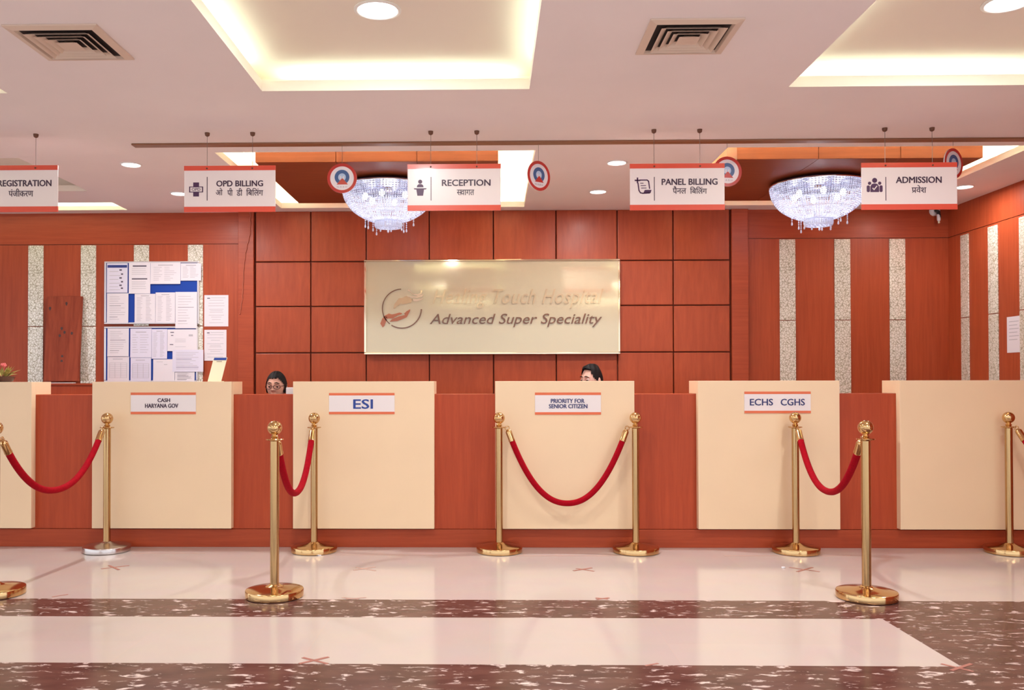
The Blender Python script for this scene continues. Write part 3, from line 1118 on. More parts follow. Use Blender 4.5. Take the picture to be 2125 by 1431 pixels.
def vent(p, half, lab, dark_sides):
    t = thing('air_vent', lab, 'air vent', (p.x, p.y, CEIL), 'square ceiling air vents')
    z = CEIL
    mb = MB()
    # bevelled outer frame, drooping slightly below the ceiling
    def ring(a, za, b, zb):
        va = [(p.x + sx * a, p.y + sy * a, za) for sx, sy in ((-1, -1), (1, -1), (1, 1), (-1, 1))]
        vb = [(p.x + sx * b, p.y + sy * b, zb) for sx, sy in ((-1, -1), (1, -1), (1, 1), (-1, 1))]
        mb.add(va + vb, [(i, (i + 1) % 4, (i + 1) % 4 + 4, i + 4) for i in range(4)])
    ring(half, z - 0.0005, half, z - 0.008)
    ring(half, z - 0.008, half * .84, z - 0.016)
    ring(half * .84, z - 0.016, half * .80, z + 0.0)
    mb.build('frame', 'vent_paint', t, fix=False)
    k = MB()
    k.box(p.x - half * .82, p.x + half * .82, p.y - half * .82, p.y + half * .82, z - 0.0019, z - 0.0006)
    k.build('backing', 'vent_dark', t)
    for i, a in enumerate((0.70, 0.54, 0.38, 0.22)):
        mb = MB()
        mb2 = mb
        a0, a1 = half * a, half * (a - 0.13)
        ring(a0 + .003, z - 0.0215, a0, z - 0.022)
        ring(a0, z - 0.022, a1, z - 0.0035)
        if i == 3:
            mb.add([(p.x + sx * a0, p.y + sy * a0, z - 0.0215) for sx, sy in ((-1, -1), (1, -1), (1, 1), (-1, 1))], [(0, 1, 2, 3)])
        mb.build('louvre', 'vent_paint', t, fix=False)


va, vb = ZP(1351, 38, CEIL), ZP(1545, 39, CEIL)
vc = ZP(1405, 110, CEIL)
vent(Vector(((va.x + vb.x) / 2, (va.y + vc.y) / 2, 0)), (vb.x - va.x) / 2, 'square cream air vent between the middle and right light recesses', 0)
va, vb = ZP(6, 53, CEIL), ZP(203, 52, CEIL)
vc = ZP(180, 120, CEIL)
vent(Vector(((va.x + vb.x) / 2, (va.y + vc.y) / 2, 0)), (vb.x - va.x) / 2, 'square cream air vent left of the middle light recess', 0)

# ------------------------------------------------------------------ chandeliers
PROF = [(.370, 0.0), (.368, -.035), (.345, -.107), (.285, -.184), (.185, -.245), (.108, -.268)]


def prof_pts(n):
    segs = []
    P = [Vector(p) for p in PROF]
    fine = []
    for i in range(len(P) - 1):
        p0, p1, p2, p3 = P[max(i - 1, 0)], P[i], P[i + 1], P[min(i + 2, len(P) - 1)]
        for k in range(20):
            t = k / 20
            fine.append(0.5 * ((2 * p1) + (p2 - p0) * t + (2 * p0 - 5 * p1 + 4 * p2 - p3) * t * t + (3 * p1 - p0 - 3 * p2 + p3) * t ** 3))
    fine.append(P[-1])
    ln = [0]
    for i in range(1, len(fine)):
        ln.append(ln[-1] + (fine[i] - fine[i - 1]).length)
    out, j = [], 0
    for k in range(n):
        d = ln[-1] * k / (n - 1)
        while j < len(ln) - 2 and ln[j + 1] < d:
            j += 1
        u = (d - ln[j]) / max(1e-9, ln[j + 1] - ln[j])
        out.append(fine[j].lerp(fine[j + 1], u))
    return out


NSTR, NBEAD = 92, 26


def chandelier_proto(C):
    t = thing('chandelier', '', 'chandelier', C, 'crystal bowl chandeliers')
    zc = C.z
    # strand of cut beads, drawn once along +X
    pts = prof_pts(NBEAD)
    mb = MB()
    for i, p in enumerate(pts):
        q = pts[min(i + 1, NBEAD - 1)] - pts[max(i - 1, 0)]
        q = Vector((q.x, 0, q.y)).normalized()
        nrm = Vector((q.z, 0, -q.x))
        hw = max(0.0034, 0.44 * 2 * math.pi * p.x / NSTR)
        c = C + Vector((p.x, 0, p.y))
        s = Vector((0, 1, 0))
        hh, dp = 0.0061, 0.005
        ring4 = [c + s * hw * .8 + q * hh * .55, c + s * hw * .8 - q * hh * .55, c - s * hw * .8 - q * hh * .55, c - s * hw * .8 + q * hh * .55]
        vs = ring4 + [c + nrm * dp, c - nrm * dp, c + q * hh, c - q * hh, c + s * hw, c - s * hw]
        fs = []
        for e in (4, 5):
            fs += [(0, 8, e), (8, 1, e), (1, 7, e), (7, 2, e), (2, 9, e), (9, 3, e), (3, 6, e), (6, 0, e)]
        mb.add(vs, fs, False)
    st = mb.build('crystal_strand', 'crystal', t)
    for k in range(1, NSTR):
        o = st.copy()
        COL.objects.link(o)
        o.parent = t
        o.rotation_euler.z = 2 * math.pi * k / NSTR
    # second, denser inner layer of crystals
    mb = MB()
    inn = [Vector((max(.09, p.x - .022), p.y)) for p in prof_pts(34)]
    for k in range(110):
        a = 2 * math.pi * (k + .5) / 110
        ca, sa = math.cos(a), math.sin(a)
        for i in range(34):
            p = inn[i]
            q = inn[min(i + 1, 33)] - inn[max(i - 1, 0)]
            q = q.normalized() * .0052
            hw = p.x * math.pi / 110 * .70
            c = C + Vector((p.x * ca, p.x * sa, p.y))
            u, s = Vector((q.x * ca, q.x * sa, q.y)), Vector((-sa, ca, 0)) * hw
            n_ = Vector((ca, sa, -.2)) * .003
            mb.add([c + u, c + s, c - u, c - s, c + n_], [(0, 1, 4), (1, 2, 4), (2, 3, 4), (3, 0, 4)], False)
    mb.build('inner_crystals', 'crystal', t, fix=False)['kind'] = 'stuff'
    # metal frame: rim hoop, hoops on the way down, ribs
    mb = MB()
    mb.torus(C, .372, .007, n=64)
    for f in (7, 14, 20):
        mb.torus(C + Vector((0, 0, pts[f].y)), pts[f].x - .006, .0022, n=56, k=6)
    for k in range(8):
        a = math.pi * 2 * k / 8
        mb.tube([C + Vector(((p.x - .007) * math.cos(a), (p.x - .007) * math.sin(a), p.y)) for p in pts], 0.0022, n=6)
        mb.tube([C + Vector((.37 * math.cos(a), .37 * math.sin(a), 0)), C + Vector((.02 * math.cos(a), .02 * math.sin(a), .012))], .003, n=6)
    mb.build('frame', 'chrome', t)
    mb = MB()
    mb.lathe([(.030, -0.02), (.030, CEIL - zc - .012), (.055, CEIL - zc - .010), (.055, CEIL - zc - .0016)], C, 24)
    mb.build('stem', 'mount_brown', t)
    MB().lathe([(.366, .004), (.368, .010), (.360, .016), (.06, .018)], C, 48).build('light_blocker', 'blocker_dark', t)  # added disc: keeps bulb light off the timber and the bead gaps dark
    # bottom ring of upright crystals
    mb = MB()
    zb = -.268
    for k in range(40):
        a = math.pi * 2 * k / 40
        c = C + Vector((.106 * math.cos(a), .106 * math.sin(a), zb - .024))
        mb.sphere(c, .0085, (1, 1, 2.6), n=6, k=4)
    mb.torus(C + Vector((0, 0, zb - .002)), .106, .006, n=40, k=6)
    mb.torus(C + Vector((0, 0, zb - .047)), .104, .005, n=40, k=6)
    mb.build('bottom_ring', 'crystal', t)
    mb = MB()
    random.seed(4)
    for rr, nn in ((.03, 6), (.065, 12), (.09, 18)):
        for k in range(nn):
            a = math.pi * 2 * k / nn
            mb.sphere(C + Vector((rr * math.cos(a), rr * math.sin(a), zb - .045)), .010, n=6, k=4)
    mb.build('bottom_beads', 'crystal', t)
    # bulbs inside the bowl
    for k in range(6):
        a = math.pi * 2 * (k + .35) / 6
        c = C + Vector((.19 * math.cos(a), .19 * math.sin(a), -.075))
        b = MB()
        b.sphere(c, .022, (1, 1, 1.3), n=14, k=10)
        b.build('bulb', 'bulb_glow', t)
    # hanging drops
    for k in range(14):
        a = math.pi * 2 * k / 14 + .2
        i = 16 + (k * 5) % 9 if k else NBEAD - 1
        i = min(i, NBEAD - 1)
        r = pts[i].x
        c = C + Vector((r * math.cos(a), r * math.sin(a), pts[i].y - .010))
        d = MB()
        n = 2 + k % 3
        d.tube([c + Vector((0, 0, .012)), c - Vector((0, 0, .016 * n))], .0009, n=5)
        for j in range(n):
            d.sphere(c - Vector((0, 0, .004 + .016 * j)), .0062, n=8, k=6)
        d.lathe([(0.0005, 0), (.003, -.006), (.0075, -.024), (.0065, -.031), (0.0005, -.037)], c - Vector((0, 0, .016 * n - .006)), 10)
        d.build('pendant_drop', 'crystal', t)
    cd = MB()
    c = C + Vector((0, -.02, zb - .054))
    cd.lathe([(0.0005, 0), (.004, -.008), (.009, -.026), (.0075, -.034), (0.0005, -.042)], c, 10)
    cd.build('pendant_drop', 'crystal', t)
    l = bpy.data.lights.new('chandelier_lamp', 'POINT')
    l.energy = 6.5
    l.color = (0.90, 0.92, 1.0)
    l.shadow_soft_size = 0.05
    lo = bpy.data.objects.new('chandelier_lamp', l)
    COL.objects.link(lo)
    lo.parent = t
    lo.location = (0, 0, -0.06)
    return t


CH_Y = 7.1
C1 = W(806, 391, CH_Y)
ch1 = chandelier_proto(C1)
ch1['label'] = 'lit crystal bowl chandelier behind the reception sign'
ch2 = dup(ch1)
C2 = W(1698, 387, CH_Y)
ch2.location = (C2.x, CH_Y, C1.z)
ch2['label'] = 'lit crystal bowl chandelier left of the admission sign'

# ------------------------------------------------------------------ gold name board on the grid wall
NB = WALL - 0.10
x0, x1 = W(756, 640, NB).x, W(1287, 640, NB).x
z1, z0 = W(1020, 538, NB).z, W(1020, 735, NB).z
t = thing('name_board', 'large glossy cream-gold hospital name board with hands emblem on the timber grid', 'sign', ((x0 + x1) / 2, WALL - .036, z0))
MB().bevbox(x0 + .012, x1 - .012, NB, WALL - .0365, z0 + .012, z1 - .012, .003).build('face', 'gold_face', t)
mb = MB()
for q in ((x0, x1, z1 - .018, z1), (x0, x1, z0, z0 + .018), (x0, x0 + .018, z0 + .0182, z1 - .0182), (x1 - .018, x1, z0 + .0182, z1 - .0182)):
    mb.bevbox(q[0], q[1], NB - .012, WALL - .040, q[2], q[3], .004)
mb.build('frame', 'gold_mirror', t)
yf = NB - .0004
q0, q1 = W(898, 640, NB), W(1252, 599, NB)
text('name_lettering', 'Healing Touch Hospital', (q0.x, q1.x, q0.z, q1.z), yf, 'letter_gold', t, bold=0, shear=.35, extrude=.012, spacing=1.08)
q0, q1 = W(892, 679, NB), W(1249, 650, NB)
text('tagline_lettering', 'Advanced Super Speciality', (q0.x, q1.x, q0.z, q1.z), yf, 'letter_brown', t, bold=.004, shear=.28, extrude=.010)
cc = W(834, 640, NB)
sc = (x1 - x0) / 531.0
mb = MB()
mb.ringplate((cc.x, cc.z), 39.5 * sc, 41.5 * sc, yf - .008, yf, 30, math.radians(92), math.radians(232))
mb.ringplate((cc.x, cc.z), 39.5 * sc, 42 * sc, yf - .008, yf, 30, math.radians(238), math.radians(358))
mb.build('emblem_ring', 'letter_brown', t)


def lg(u, v):          # emblem drawing coordinates of the close-up -> world x, z
    p = W(775 + u / 13.0, 585 + v / 13.0, NB)
    return (p.x, p.z)


mb = MB()
mb.plate([lg(185, 1120), lg(250, 1225), lg(300, 1180), lg(365, 1000), lg(365, 940), lg(290, 915), lg(235, 1000)], yf - .008, yf)
mb.plate([lg(365, 985), lg(300, 910), lg(420, 850), lg(500, 872), lg(590, 855), lg(700, 822), lg(770, 835), lg(765, 868), lg(650, 905), lg(520, 985), lg(430, 985)], yf - .008, yf)
mb.plate([lg(440, 1070), lg(500, 1000), lg(700, 920), lg(850, 890), lg(830, 850), lg(900, 785), lg(990, 735), lg(990, 780), lg(900, 950), lg(760, 1010), lg(640, 1055)], yf - .008, yf)
mb.build('lower_hand', 'hand_brown', t)
mb = MB()
mb.plate([lg(540, 715), lg(580, 715), lg(620, 660), lg(690, 630), lg(740, 560), lg(760, 600), lg(810, 600), lg(1010, 560), lg(1060, 470), lg(1000, 430), lg(920, 380), lg(860, 385), lg(780, 430), lg(690, 440), lg(610, 540), lg(570, 590)], yf - .008, yf)
mb.build('upper_hand', 'hand_gold', t)
mb = MB()
mb.plate([lg(910, 400), lg(930, 375), lg(1080, 390), lg(1180, 385), lg(1290, 340), lg(1350, 335), lg(1310, 400), lg(1180, 430), lg(1040, 425)], yf - .009, yf)
mb.plate([lg(1060, 450), lg(1180, 460), lg(1290, 440), lg(1360, 420), lg(1290, 490), lg(1180, 520), lg(1080, 520)], yf - .009, yf)
mb.plate([lg(910, 225), lg(960, 205), lg(1000, 250), lg(1080, 320), lg(1180, 330), lg(1270, 300), lg(1280, 215), lg(1320, 230), lg(1300, 320), lg(1200, 375), lg(1100, 360), lg(1010, 275)], yf - .009, yf)
mb.build('sleeve_flames', 'gold_mirror', t)

# ------------------------------------------------------------------ notice boards and papers
BY = WALL - 0.034


def board(a, b, c, d, lab):
    x0, x1, z1, z0 = W(a, 600, BY).x, W(b, 600, BY).x, W((a + b) / 2, c, BY).z, W((a + b) / 2, d, BY).z
    t = thing('notice_board', lab, 'notice board', ((x0 + x1) / 2, WALL - .0125, z0), 'blue notice boards')
    MB().box(x0 + .01, x1 - .01, BY, WALL - .0125, z0 + .008, z1 - .008).build('felt', 'felt_blue', t)
    mb = MB()
    for q in ((x0, x1, z1 - .016, z1), (x0, x1, z0, z0 + .016), (x0, x0 + .018, z0 + .0162, z1 - .0162), (x1 - .016, x1, z0 + .0162, z1 - .0162)):
        mb.bevbox(q[0], q[1], BY - .008, WALL - .0125, q[2], q[3], .003)
    mb.build('frame', 'aluminium', t)
    return t


board(217, 413, 542, 672, 'upper notice board with blue felt covered in papers')
board(217, 411, 677, 792.3, 'lower notice board crowded with papers, running down behind the counter')
random.seed(11)
PAPERS = [
    (222, 265, 546, 607, 'lilac', 'icons', 'lilac poster with a dark blue header and small icons, top left of the boards'),
    (267.5, 312, 544, 609, 'white', 'headed', 'paper with two bold headings, second in the top row of the boards'),
    (312.5, 374.5, 544.5, 589, 'white', 'cols', 'wide paper in the top row above the blue felt gap'),
    (375, 417.5, 546, 582, 'white', 'cols', 'small paper overhanging the top right corner of the upper board'),
    (222, 266.5, 608, 670, 'white', 'text', 'paper under the lilac poster'),
    (279.5, 322.5, 609.5, 669.5, 'white', 'list', 'list of two columns right of the narrow blue felt gap'),
    (323, 363.5, 606.5, 669, 'white', 'list', 'list of two columns in the middle of the second row'),
    (364, 409, 605.5, 681, 'white', 'text', 'long paper lapping over the gap between the two boards'),
    (223, 267.5, 681, 739, 'white', 'text', 'letter at the top left of the lower board'),
    (223, 268, 739.5, 790.8, 'white', 'table', 'paper with a table at the bottom left of the lower board'),
    (270.5, 314.5, 681.5, 741.5, 'lilac', 'cols', 'lilac paper second from the left in the lower board'),
    (271, 313.5, 742, 790.8, 'lilac', 'table', 'lilac paper with a framed table below another lilac paper'),
    (315, 347, 682.5, 744, 'lilac', 'list', 'narrow lilac list in the middle of the lower board'),
    (347.5, 409, 683, 728, 'white', 'stamp', 'paper with a round stamp at the upper right of the lower board'),
    (318, 362.5, 745, 790.8, 'white', 'faint', 'nearly blank paper below the narrow lilac list'),
    (358, 422, 725.5, 771, 'lilac', 'text', 'wide lilac paper sticking out over the right side of the lower board'),
    (363, 404, 771.5, 790.8, 'white', 'text', 'paper at the bottom right of the lower board'),
    (424, 474, 612, 677, 'white', 'letter', 'single paper on the timber wall right of the boards, the upper one'),
    (424, 470, 684, 748, 'white', 'letter', 'single paper on the timber wall right of the boards, the lower one')]
for k, (a, b, c, d, colr, kind, lab) in enumerate(PAPERS):
    wall_hung = k >= 17
    y = (WALL - .0005) if wall_hung else BY - .0085 - 0.0016 * (k % 3) - (0.004 if k in (15, 7) else 0)
    x0, x1, z1, z0 = W(a, (c + d) / 2, y).x, W(b, (c + d) / 2, y).x, W((a + b) / 2, c, y).z, W((a + b) / 2, d, y).z
    w, h = x1 - x0, z1 - z0
    th = 0.0008
    t = thing('notice_paper', lab, 'paper', ((x0 + x1) / 2, y, z0), 'papers pinned up behind the counter')
    # sheet with a slight curl at the bottom edge
    vs, fs = [], []
    nz = 8
    for side in (0, 1):
        for j in range(nz + 1):
            v = j / nz
            bend = -0.004 * (1 - v) ** 3 if (k % 2 == 0) else -0.002 * (1 - v) ** 2
            for xx in (x0, x1):
                vs.append((xx, y - (th if side == 0 else 0) + bend, z0 + v * h))
    o = 2 * (nz + 1)
    for j in range(nz):
        fs += [(2 * j, 2 * j + 1, 2 * j + 3, 2 * j + 2), (o + 2 * j, o + 2 * j + 2, o + 2 * j + 3, o + 2 * j + 1), (2 * j, 2 * j + 2, o + 2 * j + 2, o + 2 * j), (2 * j + 1, o + 2 * j + 1, o + 2 * j + 3, 2 * j + 3)]
    fs += [(0, o, o + 1, 1), (2 * nz, 2 * nz + 1, o + 2 * nz + 1, o + 2 * nz)]
    MB().add(vs, fs).build('sheet', 'paper' if colr == 'white' else 'paper_lilac', t)
    yp = y - th - .0046
    pm = MB()

    def bar(u0, u1, v, hh=.010, dark=False):
        pm.mi = 1 if dark else 0
        bend = (-0.004 * (1 - v) ** 3) if (k % 2 == 0) else (-0.002 * (1 - v) ** 2)
        yy = y - th + bend - .0003
        pm.quad((x0 + u0 * w, yy, z0 + v * h - hh / 2 * .6), (x0 + u1 * w, yy, z0 + v * h - hh / 2 * .6), (x0 + u1 * w, yy - .0001, z0 + v * h + hh / 2 * .6), (x0 + u0 * w, yy - .0001, z0 + v * h + hh / 2 * .6))
    if kind == 'icons':
        for j, v in enumerate((.72, .58, .45, .32, .20, .10)):
            bar(.12, .55 + .1 * (j % 2), v, .007)
            bar(.60 + .08 * (j % 2), .72 + .06 * (j % 2), v + .05, .024, True)
    elif kind == 'headed':
        bar(.18, .82, .88, .022, True)
        bar(.14, .86, .47, .020, True)
        for v in (.80, .74, .68, .62, .38, .33, .28, .22, .16):
            bar(.14, .74 + .1 * random.random(), v, .006)
    elif kind == 'cols':
        bar(.25, .75, .88, .014)
        for j in range(8):
            v = .78 - j * .085
            bar(.10, .28 + .12 * random.random(), v, .006)
            bar(.46, .62 + .25 * random.random(), v, .006)
    elif kind == 'list':
        bar(.3, .7, .93, .012)
        for j in range(20):
            v = .87 - j * .042
            bar(.10, .28 + .10 * random.random(), v, .005)
            bar(.54, .70 + .14 * random.random(), v, .006)
    elif kind == 'table':
        bar(.25, .70, .90, .010)
        for j in range(9):
            bar(.10, .90, .75 - j * .075, .004)
        for u in (.10, .35, .62, .895):
            pm.mi = 0
            pm.quad((x0 + u * w, y - .0062, z0 + .14 * h), (x0 + u * w + .003, y - .0062, z0 + .14 * h), (x0 + u * w + .003, y - .0062, z0 + .75 * h), (x0 + u * w, y - .0062, z0 + .75 * h))
    elif kind == 'stamp':
        bar(.10, .22, .86, .014, True)
        bar(.12, .20, .72, .012, True)
        bar(.08, .2, .3, .012, True)
        bar(.72, .86, .72, .03)
        for v in (.55, .48, .42, .2):
            bar(.26, .62, v, .005)
    elif kind == 'faint':
        bar(.15, .45, .88, .006)
        bar(.5, .66, .76, .008)
    elif kind == 'letter':
        bar(.12, .24, .90, .014, True)
        bar(.28, .88, .91, .007)
        for v in (.84, .74, .66, .55, .50, .45, .36, .30, .22, .12):
            q = random.random() * .2
            bar(.12 + q, .88 - q, v, .006)
    else:
        for j in range(11):
            v = .88 - j * .075
            bar(.12, .5 + .38 * random.random(), v, .006, j % 5 == 4)
    pm.build('print', ['print_grey', 'print_dark'], t, fix=False)
    if kind == 'icons':
        MB().box(x0 + .03 * w, x1 - .03 * w, y - th - .0012, y - th - .0002, z1 - .15 * h, z1 - .06 * h).build('header_band', 'print_navy', t)

# taped paper on the right wall
ya, yb = XP(2090, 690, RWALL).y, XP(2121, 690, RWALL).y
za, zb_ = W(2105, 656, (ya + yb) / 2).z, W(2105, 731, (ya + yb) / 2).z
t = thing('notice_paper', 'paper taped to the side wall at the right edge of the photo', 'paper', (RWALL, (ya + yb) / 2, zb_), 'papers pinned up behind the counter')
MB().box(RWALL - .0016, RWALL - .0004, yb, ya, zb_, za).build('sheet', 'paper', t)
pm = MB()
for j in range(6):
    v = zb_ + (za - zb_) * (.85 - .1 * j)
    pm.quad((RWALL - .0019, ya - .03, v), (RWALL - .0019, yb + .04 + .02 * (j % 2), v), (RWALL - .0019, yb + .04 + .02 * (j % 2), v + .006), (RWALL - .0019, ya - .03, v + .006))
pm.build('print', 'print_grey', t, fix=False)

# ------------------------------------------------------------------ low cabinet, leaning plank, small things behind the counter
cy0 = 7.80
x0, x1 = W(40, 800, cy0).x, W(212, 800, cy0).x
t = thing('low_cabinet', 'plain brown low cabinet seen between the two left counter stations', 'cabinet', ((x0 + x1) / 2, cy0, 0))
MB().bevbox(x0, x1, cy0, WALL - .014, 0, CAM_Z - .026, .003).build('body', 'wood_counter', t)
MB().bevbox(x0 - .01, x1 + .01, cy0 - .012, WALL - .014, CAM_Z - .0255, CAM_Z - .007, .003).build('cabinet_top', 'wood_across', t)
pz = CAM_Z - .007
p0, p1 = W(91, 700, 8.14), W(164, 700, 8.14)
ztop = W(125, 614, 8.18).z
mb = MB()
bm = bmesh.new()
bmesh.ops.create_cube(bm, size=1)
for v in bm.verts:
    lean = (v.co.z + .5)
    v.co = Vector(((p0.x + p1.x) / 2 + v.co.x * (p1.x - p0.x), 8.145 + v.co.y * .03 + lean * .07, pz + .0205 + lean * (ztop - pz - .0205)))
bmesh.ops.bevel(bm, geom=bm.edges[:], offset=.004, segments=2, affect='EDGES')
mb.bm(bm)
t = thing('wooden_plank', 'reddish knotty wooden plank leaning on the wall between two glass strips', 'plank', ((p0.x + p1.x) / 2, 8.145, pz))
mb.build('board', 'wood_plank', t)
mb = MB()
random.seed(5)
for (u, v) in ((104, 640), (138, 630), (128, 682), (134, 690), (124, 697), (149, 692), (129, 740), (128, 750)):
    zz = W(u, v, 8.15).z
    f = (zz - pz) / (ztop - pz)
    yy = 8.145 - .015 + f * .07 - .0004
    c = W(u, v, yy)
    pts = [(c.x + .010 * math.cos(a) * (1 + .3 * math.sin(3 * a)), c.z + .018 * math.sin(a)) for a in [2 * math.pi * i / 12 for i in range(12)]]
    mb.plate(pts, yy - .0012, yy + .0005)
mb.build('knots', 'pot_dark', t)
MB().bevbox(p0.x - .01, p1.x - .02, 8.075, 8.125, pz + .0004, pz + .0075, .002).build('foot_strip', 'plastic_white', t)

# flower pot on the left ledge
c = W(4, 789, 6.42)
c.z = ZT
t = thing('flower_pot', 'small flower pot with pink blooms on the left counter station', 'flower pot', c)
MB().lathe([(.055, 0.0005), (.072, .004), (.086, .030), (.088, .040), (.082, .042), (.076, .034), (.0005, .034)], c, 28).build('pot', 'pot_dark', t)
random.seed(8)
mb = MB()
for k in range(34):
    a, el, r = random.random() * 6.28, random.uniform(.25, 1.3), random.uniform(.07, .115)
    base = c + Vector((.03 * math.cos(a), .03 * math.sin(a), .036))
    tip = base + Vector((math.cos(a) * math.cos(el), math.sin(a) * math.cos(el), math.sin(el))) * r
    m_ = (base + tip) / 2 + Vector((0, 0, .008))
    sd = (tip - base).cross(Vector((0, 0, 1))).normalized() * .013
    mb.add([base, m_ + sd, tip, m_ - sd, m_ + Vector((0, 0, .004))], [(0, 1, 4), (1, 2, 4), (2, 3, 4), (3, 0, 4)], True)
mb.build('foliage', 'leaf', t, fix=False)['kind'] = 'stuff'
for (dx, dy, dz) in ((.012, -.02, .128), (-.03, -.01, .118), (.030, -.015, .120), (.0, .03, .130), (-.055, -.02, .10)):
    f = MB()
    q = c + Vector((dx, dy, dz))
    for k in range(5):
        a = 2 * math.pi * k / 5
        f.sphere(q + Vector((.007 * math.cos(a), .007 * math.sin(a) * .6, .005 * math.sin(a))), .007, (1, .6, 1), n=8, k=6)
    f.tube([q, c + Vector((dx * .3, dy * .3, .04))], .0015, n=5)
    f.build('bloom', 'petal', t)

# leaning table stand on the cash counter ledge
c = W(445, 789, 6.43)
c.z = ZT + .0006
t = thing('payment_stand', 'small cream table stand with a blue header beside the notice boards', 'table stand', c)
hw, hh = .050, .178
for nm, za, zb2, dy, mt in (('card', 0.0, hh, 0, 'stand_cream'), ('header', hh * .885, hh * .99, -.0014, 'letter_blue')):
    MB().bevbox(c.x - hw + (.004 if dy else 0), c.x + hw - (.004 if dy else 0), c.y - .003 + dy, c.y + .002 + dy * .5, c.z + za, c.z + zb2, .001).build(nm, mt, t)
MB().box(c.x - .022, c.x + .018, c.y - .0042, c.y - .003, c.z + hh * .82, c.z + hh * .84).build('caption_line', 'print_dark', t)
mb = MB()
mb.add([(c.x - hw, c.y + .003, c.z), (c.x + hw, c.y + .003, c.z), (c.x + hw, c.y + .070, c.z), (c.x - hw, c.y + .070, c.z),
        (c.x - hw, c.y + .003, c.z + .004), (c.x + hw, c.y + .003, c.z + .004), (c.x + hw, c.y + .070, c.z + .004), (c.x - hw, c.y + .070, c.z + .004)],
       [(0, 3, 2, 1), (4, 5, 6, 7), (0, 1, 5, 4), (1, 2, 6, 5), (2, 3, 7, 6), (3, 0, 4, 7)])
mb.build('foot', 'stand_cream', t)
# the card leans: shear it sideways and back
for ch in t.children:
    if ch.name.startswith(('card', 'header', 'caption')):
        ch.data = ch.data.copy()
        for v in ch.data.vertices:
            v.co.x += v.co.z * .19
            v.co.y += v.co.z * .22

# white monitor beside the seated woman
x0 = W(593.5, 810, 6.66).x
zt_ = W(600, 803.5, 6.66).z
t = thing('computer_monitor', 'white computer monitor peeping out left of the ESI counter station', 'monitor', (x0 + .25, 6.67, .751))
MB().bevbox(x0, x0 + .50, 6.655, 6.68, zt_ - .31, zt_, .006).build('screen_housing', 'plastic_white', t)
MB().box(x0 + .012, x0 + .488, 6.6805, 6.682, zt_ - .295, zt_ - .012).build('screen', 'plastic_black', t)
MB().tube([(x0 + .25, 6.655, .77), (x0 + .25, 6.655, zt_ - .12)], .018, n=12).build('neck', 'plastic_white', t)
MB().bevbox(x0 + .14, x0 + .36, 6.58, 6.705, .7505, .77, .006).build('base', 'plastic_white', t)

# loose cord on the left pilaster
cp = [(519, 441), (520, 462), (519, 488), (513, 508), (509, 530), (506, 560), (504, 590), (503, 620), (500, 640), (497.5, 652)]
P = []
for i, (u, v) in enumerate(cp):
    P.append(W(u, v, WALL - .0545))
sm_ = []
for i in range(len(P) - 1):
    for k in range(6):
        sm_.append(P[i].lerp(P[i + 1], k / 6) + Vector((.003 * math.sin(i * 2 + k), 0, 0)))
sm_.append(P[-1])
tag(MB().tube(sm_, .0042, n=8).build('loose_cable', 'cord_wood'), 'thin brown cord trailing down the timber pilaster above the seated woman', 'cord')

# security camera near the right corner
c = W(1944, 436, WALL - .05)
t = thing('security_camera', 'small security camera hanging below the admission sign near the corner', 'security camera', (c.x, WALL, c.z))
MB().lathe([(.046, 0), (.046, .02), (.038, .032), (.02, .036)], (c.x, WALL - .0006, c.z), 24, (0, -1, 0)).build('wall_plate', 'plastic_white', t)
MB().tube([(c.x, WALL - .034, c.z), (c.x, WALL - .075, c.z - .02), (c.x + .004, WALL - .085, c.z - .075)], .017, n=12).build('arm', 'plastic_black', t)
q = Vector((c.x - .004, WALL - .09, c.z - .075))
MB().lathe([(.008, -.05), (.014, -.04), (.016, .02), (.012, .035), (.006, .04)], q, 20, (-.12, -.35, -1)).build('housing', 'plastic_white', t)
MB().lathe([(.006, .042), (.009, .048), (.009, .058), (.003, .060)], q, 16, (-.12, -.35, -1)).build('lens_hood', 'stand_cream', t)

# ------------------------------------------------------------------ marks on the floor
CROSSES = [
    ([((210, 1180), (268, 1173)), ((226, 1173), (247, 1182))], 'faded tape cross on the floor below the left rope', 'tape'),
    ([((739, 1177), (779, 1184)), ((734, 1183), (779, 1176))], 'faded tape cross on the floor before the ESI counter station', 'tape_dull'),
    ([((710, 1239.5), (744, 1243)), ((718, 1243), (760, 1239.5))], 'faint tape cross at the far edge of the marble band, left of centre', 'tape_dull'),
    ([((628, 1364), (680, 1377)), ((621, 1377), (682, 1363))], 'red tape cross on the cream floor between the marble bands', 'tape'),
    ([((1196, 1179), (1233, 1185)), ((1190, 1184), (1228, 1178))], 'faded tape cross before the senior citizen counter station', 'tape'),
    ([((1236, 1240), (1262, 1243)), ((1238, 1243.5), (1264, 1240))], 'tape cross at the far edge of the marble band, right of centre', 'tape'),
    ([((1638, 1177), (1701, 1186)), ((1654, 1186), (1686, 1177))], 'reddish tape cross before the ECHS CGHS counter station', 'tape'),
    ([((1953, 1377), (2020, 1393)), ((1974, 1391), (2016, 1377))], 'red tape cross on the dark marble corner at the lower right', 'tape')]
STRIPS = [
    ([((108, 1238), (141, 1233))], 'short tape strip on the floor beside the far left stanchion base', 'tape'),
    ([((1339, 1381), (1366, 1376))], 'short red tape strip at the edge of the near marble band', 'tape'),
    ([((273, 1147.5), (426, 1147.5))], 'thin queue line on the floor before the cash counter station', 'tape_dull'),
    ([((664, 1151), (899, 1151.5))], 'thin queue line on the floor before the ESI counter station', 'tape_dull'),
    ([((1070, 1153), (1291, 1153))], 'thin queue line on the floor before the senior citizen counter station', 'tape_dull'),
    ([((1503, 1153), (1765, 1153))], 'thin queue line on the floor before the ECHS CGHS counter station', 'tape_dull')]
